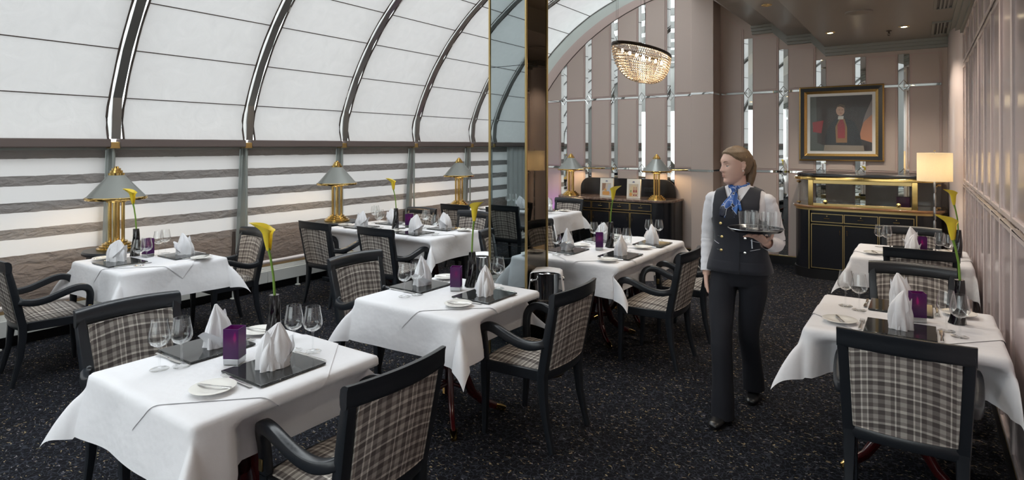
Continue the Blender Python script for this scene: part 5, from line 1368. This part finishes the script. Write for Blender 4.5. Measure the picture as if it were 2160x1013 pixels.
# scarf
b = MB(); pts = [(-.006+.058*math.sin(2*PI*k/24), .014-.060*math.cos(2*PI*k/24), 1.425-.014*math.cos(2*PI*k/24)) for k in range(25)]
b.tube(pts, [.0125+.002*math.sin(k*2.1) for k in range(25)], 12, .8, 1.5)
b.sphere((-.012, -.068, 1.408), .019, 14, 10, (1.1, .8, 1.0))
sc0 = b.build('scarf', SCARF, W, 60)
for (x0, w0, tip, yy, tw) in ((-.030, .054, 1.245, -.135, -.25), (.010, .036, 1.285, -.128, .2)):
    b = MB()
    def tf(u, v, x0=x0, w0=w0, tip=tip, yy=yy, tw=tw):
        w = lerp(.012, w0, sstep(v*1.4)); z = lerp(1.402, tip, v)-.02*(1-abs(2*u-1))*v; return Vector((lerp(-.012, x0, v)+(u-.5)*2*w+tw*.02*v, lerp(-.078, yy, sstep(v*1.3))+.006*math.sin(u*9+v*3), z))
    b.grid(tf, 12, 14); o = b.build('scarf_end', SCARF, W, 60, fix=False); o.modifiers.new('t', 'SOLIDIFY').thickness = .002
# trousers and shoes
b = MB(); b.loft(loft_body(dens([(.80, .150, .100, .110, 0, 0), (.86, .172, .112, .122, 0, 0), (.92, .172, .110, .118, 0, 0), (.99, .150, .098, .10, 0, 0)], 3), 40))
for Lg, hem in ((LEGR, (-.040, -.232, .030)), (LEGL, (.038, .238, .062))):
    pts = [(Lg[0][0]*.92, Lg[0][1], .90)]+list(Lg[1:4])+[hem]; P, R = wr(pts, [.092, .088, .066, .064, .074], .0015, k=7)
    rings = []
    for i, p in enumerate(P):
        rings.append([p+Vector((R[i]*.95*math.cos(2*PI*j/28), R[i]*1.08*math.sin(2*PI*j/28), 0)) for j in range(28)])
    b.loft(rings)
tr = b.build('trousers', TROU, W, 0); rm = tr.modifiers.new('union', 'REMESH'); rm.mode = 'VOXEL'; rm.voxel_size = .006; rm.use_smooth_shade = True; sm = tr.modifiers.new('soft', 'SMOOTH'); sm.iterations = 4
for (x, y, z, pit, yaw) in ((-.046, -.262, 0, 0, -.12), (.040, .215, 0, .0, .05)):
    b = MB(); prof = [(-.118, .020, .018), (-.10, .034, .030), (-.06, .041, .036), (0, .038, .050), (.05, .034, .066), (.09, .034, .074), (.118, .022, .055)]
    rings = []
    for (yy, hw, hh) in dens(prof, 3): rings.append([Vector((hw*math.copysign(abs(math.cos(q))**.8, math.cos(q)), yy, max(0.0, .012+hh*.5+hh*.5*math.sin(q)*1.0 if math.sin(q) > 0 else .012+hh*.5*(1+math.sin(q))*1.0))) for q in [2*PI*j/24 for j in range(24)]])
    b.loft(rings); so = MB(); so.prism([(.040*math.cos(q)*(.9 if math.sin(q) > 0 else 1), .118*math.sin(q)) for q in [2*PI*j/24 for j in range(24)]], 0, .016)
    o = b.build('shoe', LEATHER, W, 60, loc=(x, y, z)); o.rotation_euler = (pit, 0, yaw); so.build('sole', M_BASEB, o, 40)
# tray and tumblers
t = thing('serving_tray', 'round dark tray of glasses carried on the hand of the waitress', 'tray', (-.800, 3.672, 1.187))
MB().lathe([(.0005, 0), (.135, 0), (.150, .014), (.153, .014), (.138, -.003), (.0005, -.003)], 56, cap=False).build('tray_body', M_BLACKLAC, t, 40)
MB().lathe([(.1495, .0135), (.152, .016), (.1545, .0135)], 56, cap=False).build('rim', M_STEEL, t, 60)
for k, (x, y, lb) in enumerate(((-.855, 3.640, 'foremost left'), (-.800, 3.600, 'foremost middle'), (-.730, 3.640, 'foremost right'), (-.835, 3.715, 'rear left'), (-.765, 3.690, 'rear middle'), (-.700, 3.705, 'rear right'))):
    o = place('tall', lambda: tag(MB().lathe([(.0005, 0), (.024, 0), (.0265, .006), (.034, .108), (.0328, .108), (.0252, .009), (.0005, .008)], 28, cap=False).build('water_glass', M_GLASS, None, 60), '', 'glass'), (x, y, 1.1885), 0, 'empty tumbler on the carried tray, '+lb, 'tumblers on the carried tray')
#PERSON_END

# ================================================================== LIGHT, WORLD, CAMERA
w = bpy.data.worlds.new('overcast_sky'); bpy.context.scene.world = w; w.use_nodes = True
nt = w.node_tree; bg = nt.nodes['Background']; bg.inputs[1].default_value = 1.0
tc = nt.nodes.new('ShaderNodeTexCoord'); sp = nt.nodes.new('ShaderNodeSeparateXYZ'); nt.links.new(tc.outputs['Generated'], sp.inputs[0])
zz = mth(nt, 'MULTIPLY', mth(nt, 'ADD', sp.outputs[2], 1), .5)
nt.links.new(ramp(nt, zz, [(0, (1.5, 1.5, 1.45)), (.49, (2.0, 2.0, 1.98)), (.51, (3.3, 3.4, 3.5)), (.75, (4.8, 4.95, 5.15)), (1, (6.1, 6.35, 6.6))], 'LINEAR'), bg.inputs[0])
sc = bpy.context.scene
cam = bpy.data.cameras.new('camera'); co = bpy.data.objects.new('camera', cam); C.objects.link(co)
F = 1258.15
cam.sensor_width = 36; cam.lens = F/2160*36; cam.shift_y = -(506.5-308)/2160; cam.clip_start = .05; cam.clip_end = 100
co.location = (0, 0, 1.68); co.rotation_euler = (PI/2, 0, math.radians(34.509))
sc.camera = co
sc.view_settings.view_transform = 'Standard'; sc.view_settings.look = 'None'; sc.view_settings.gamma = 1; sc.view_settings.use_curve_mapping = False
sc.view_settings.exposure = 0.0
sc.cycles.use_denoising = True
sc.cycles.max_bounces = 14; sc.cycles.diffuse_bounces = 6; sc.cycles.glossy_bounces = 6; sc.cycles.transparent_max_bounces = 24; sc.cycles.transmission_bounces = 6
sc.cycles.sample_clamp_indirect = 6; sc.cycles.caustics_reflective = False; sc.cycles.caustics_refractive = False
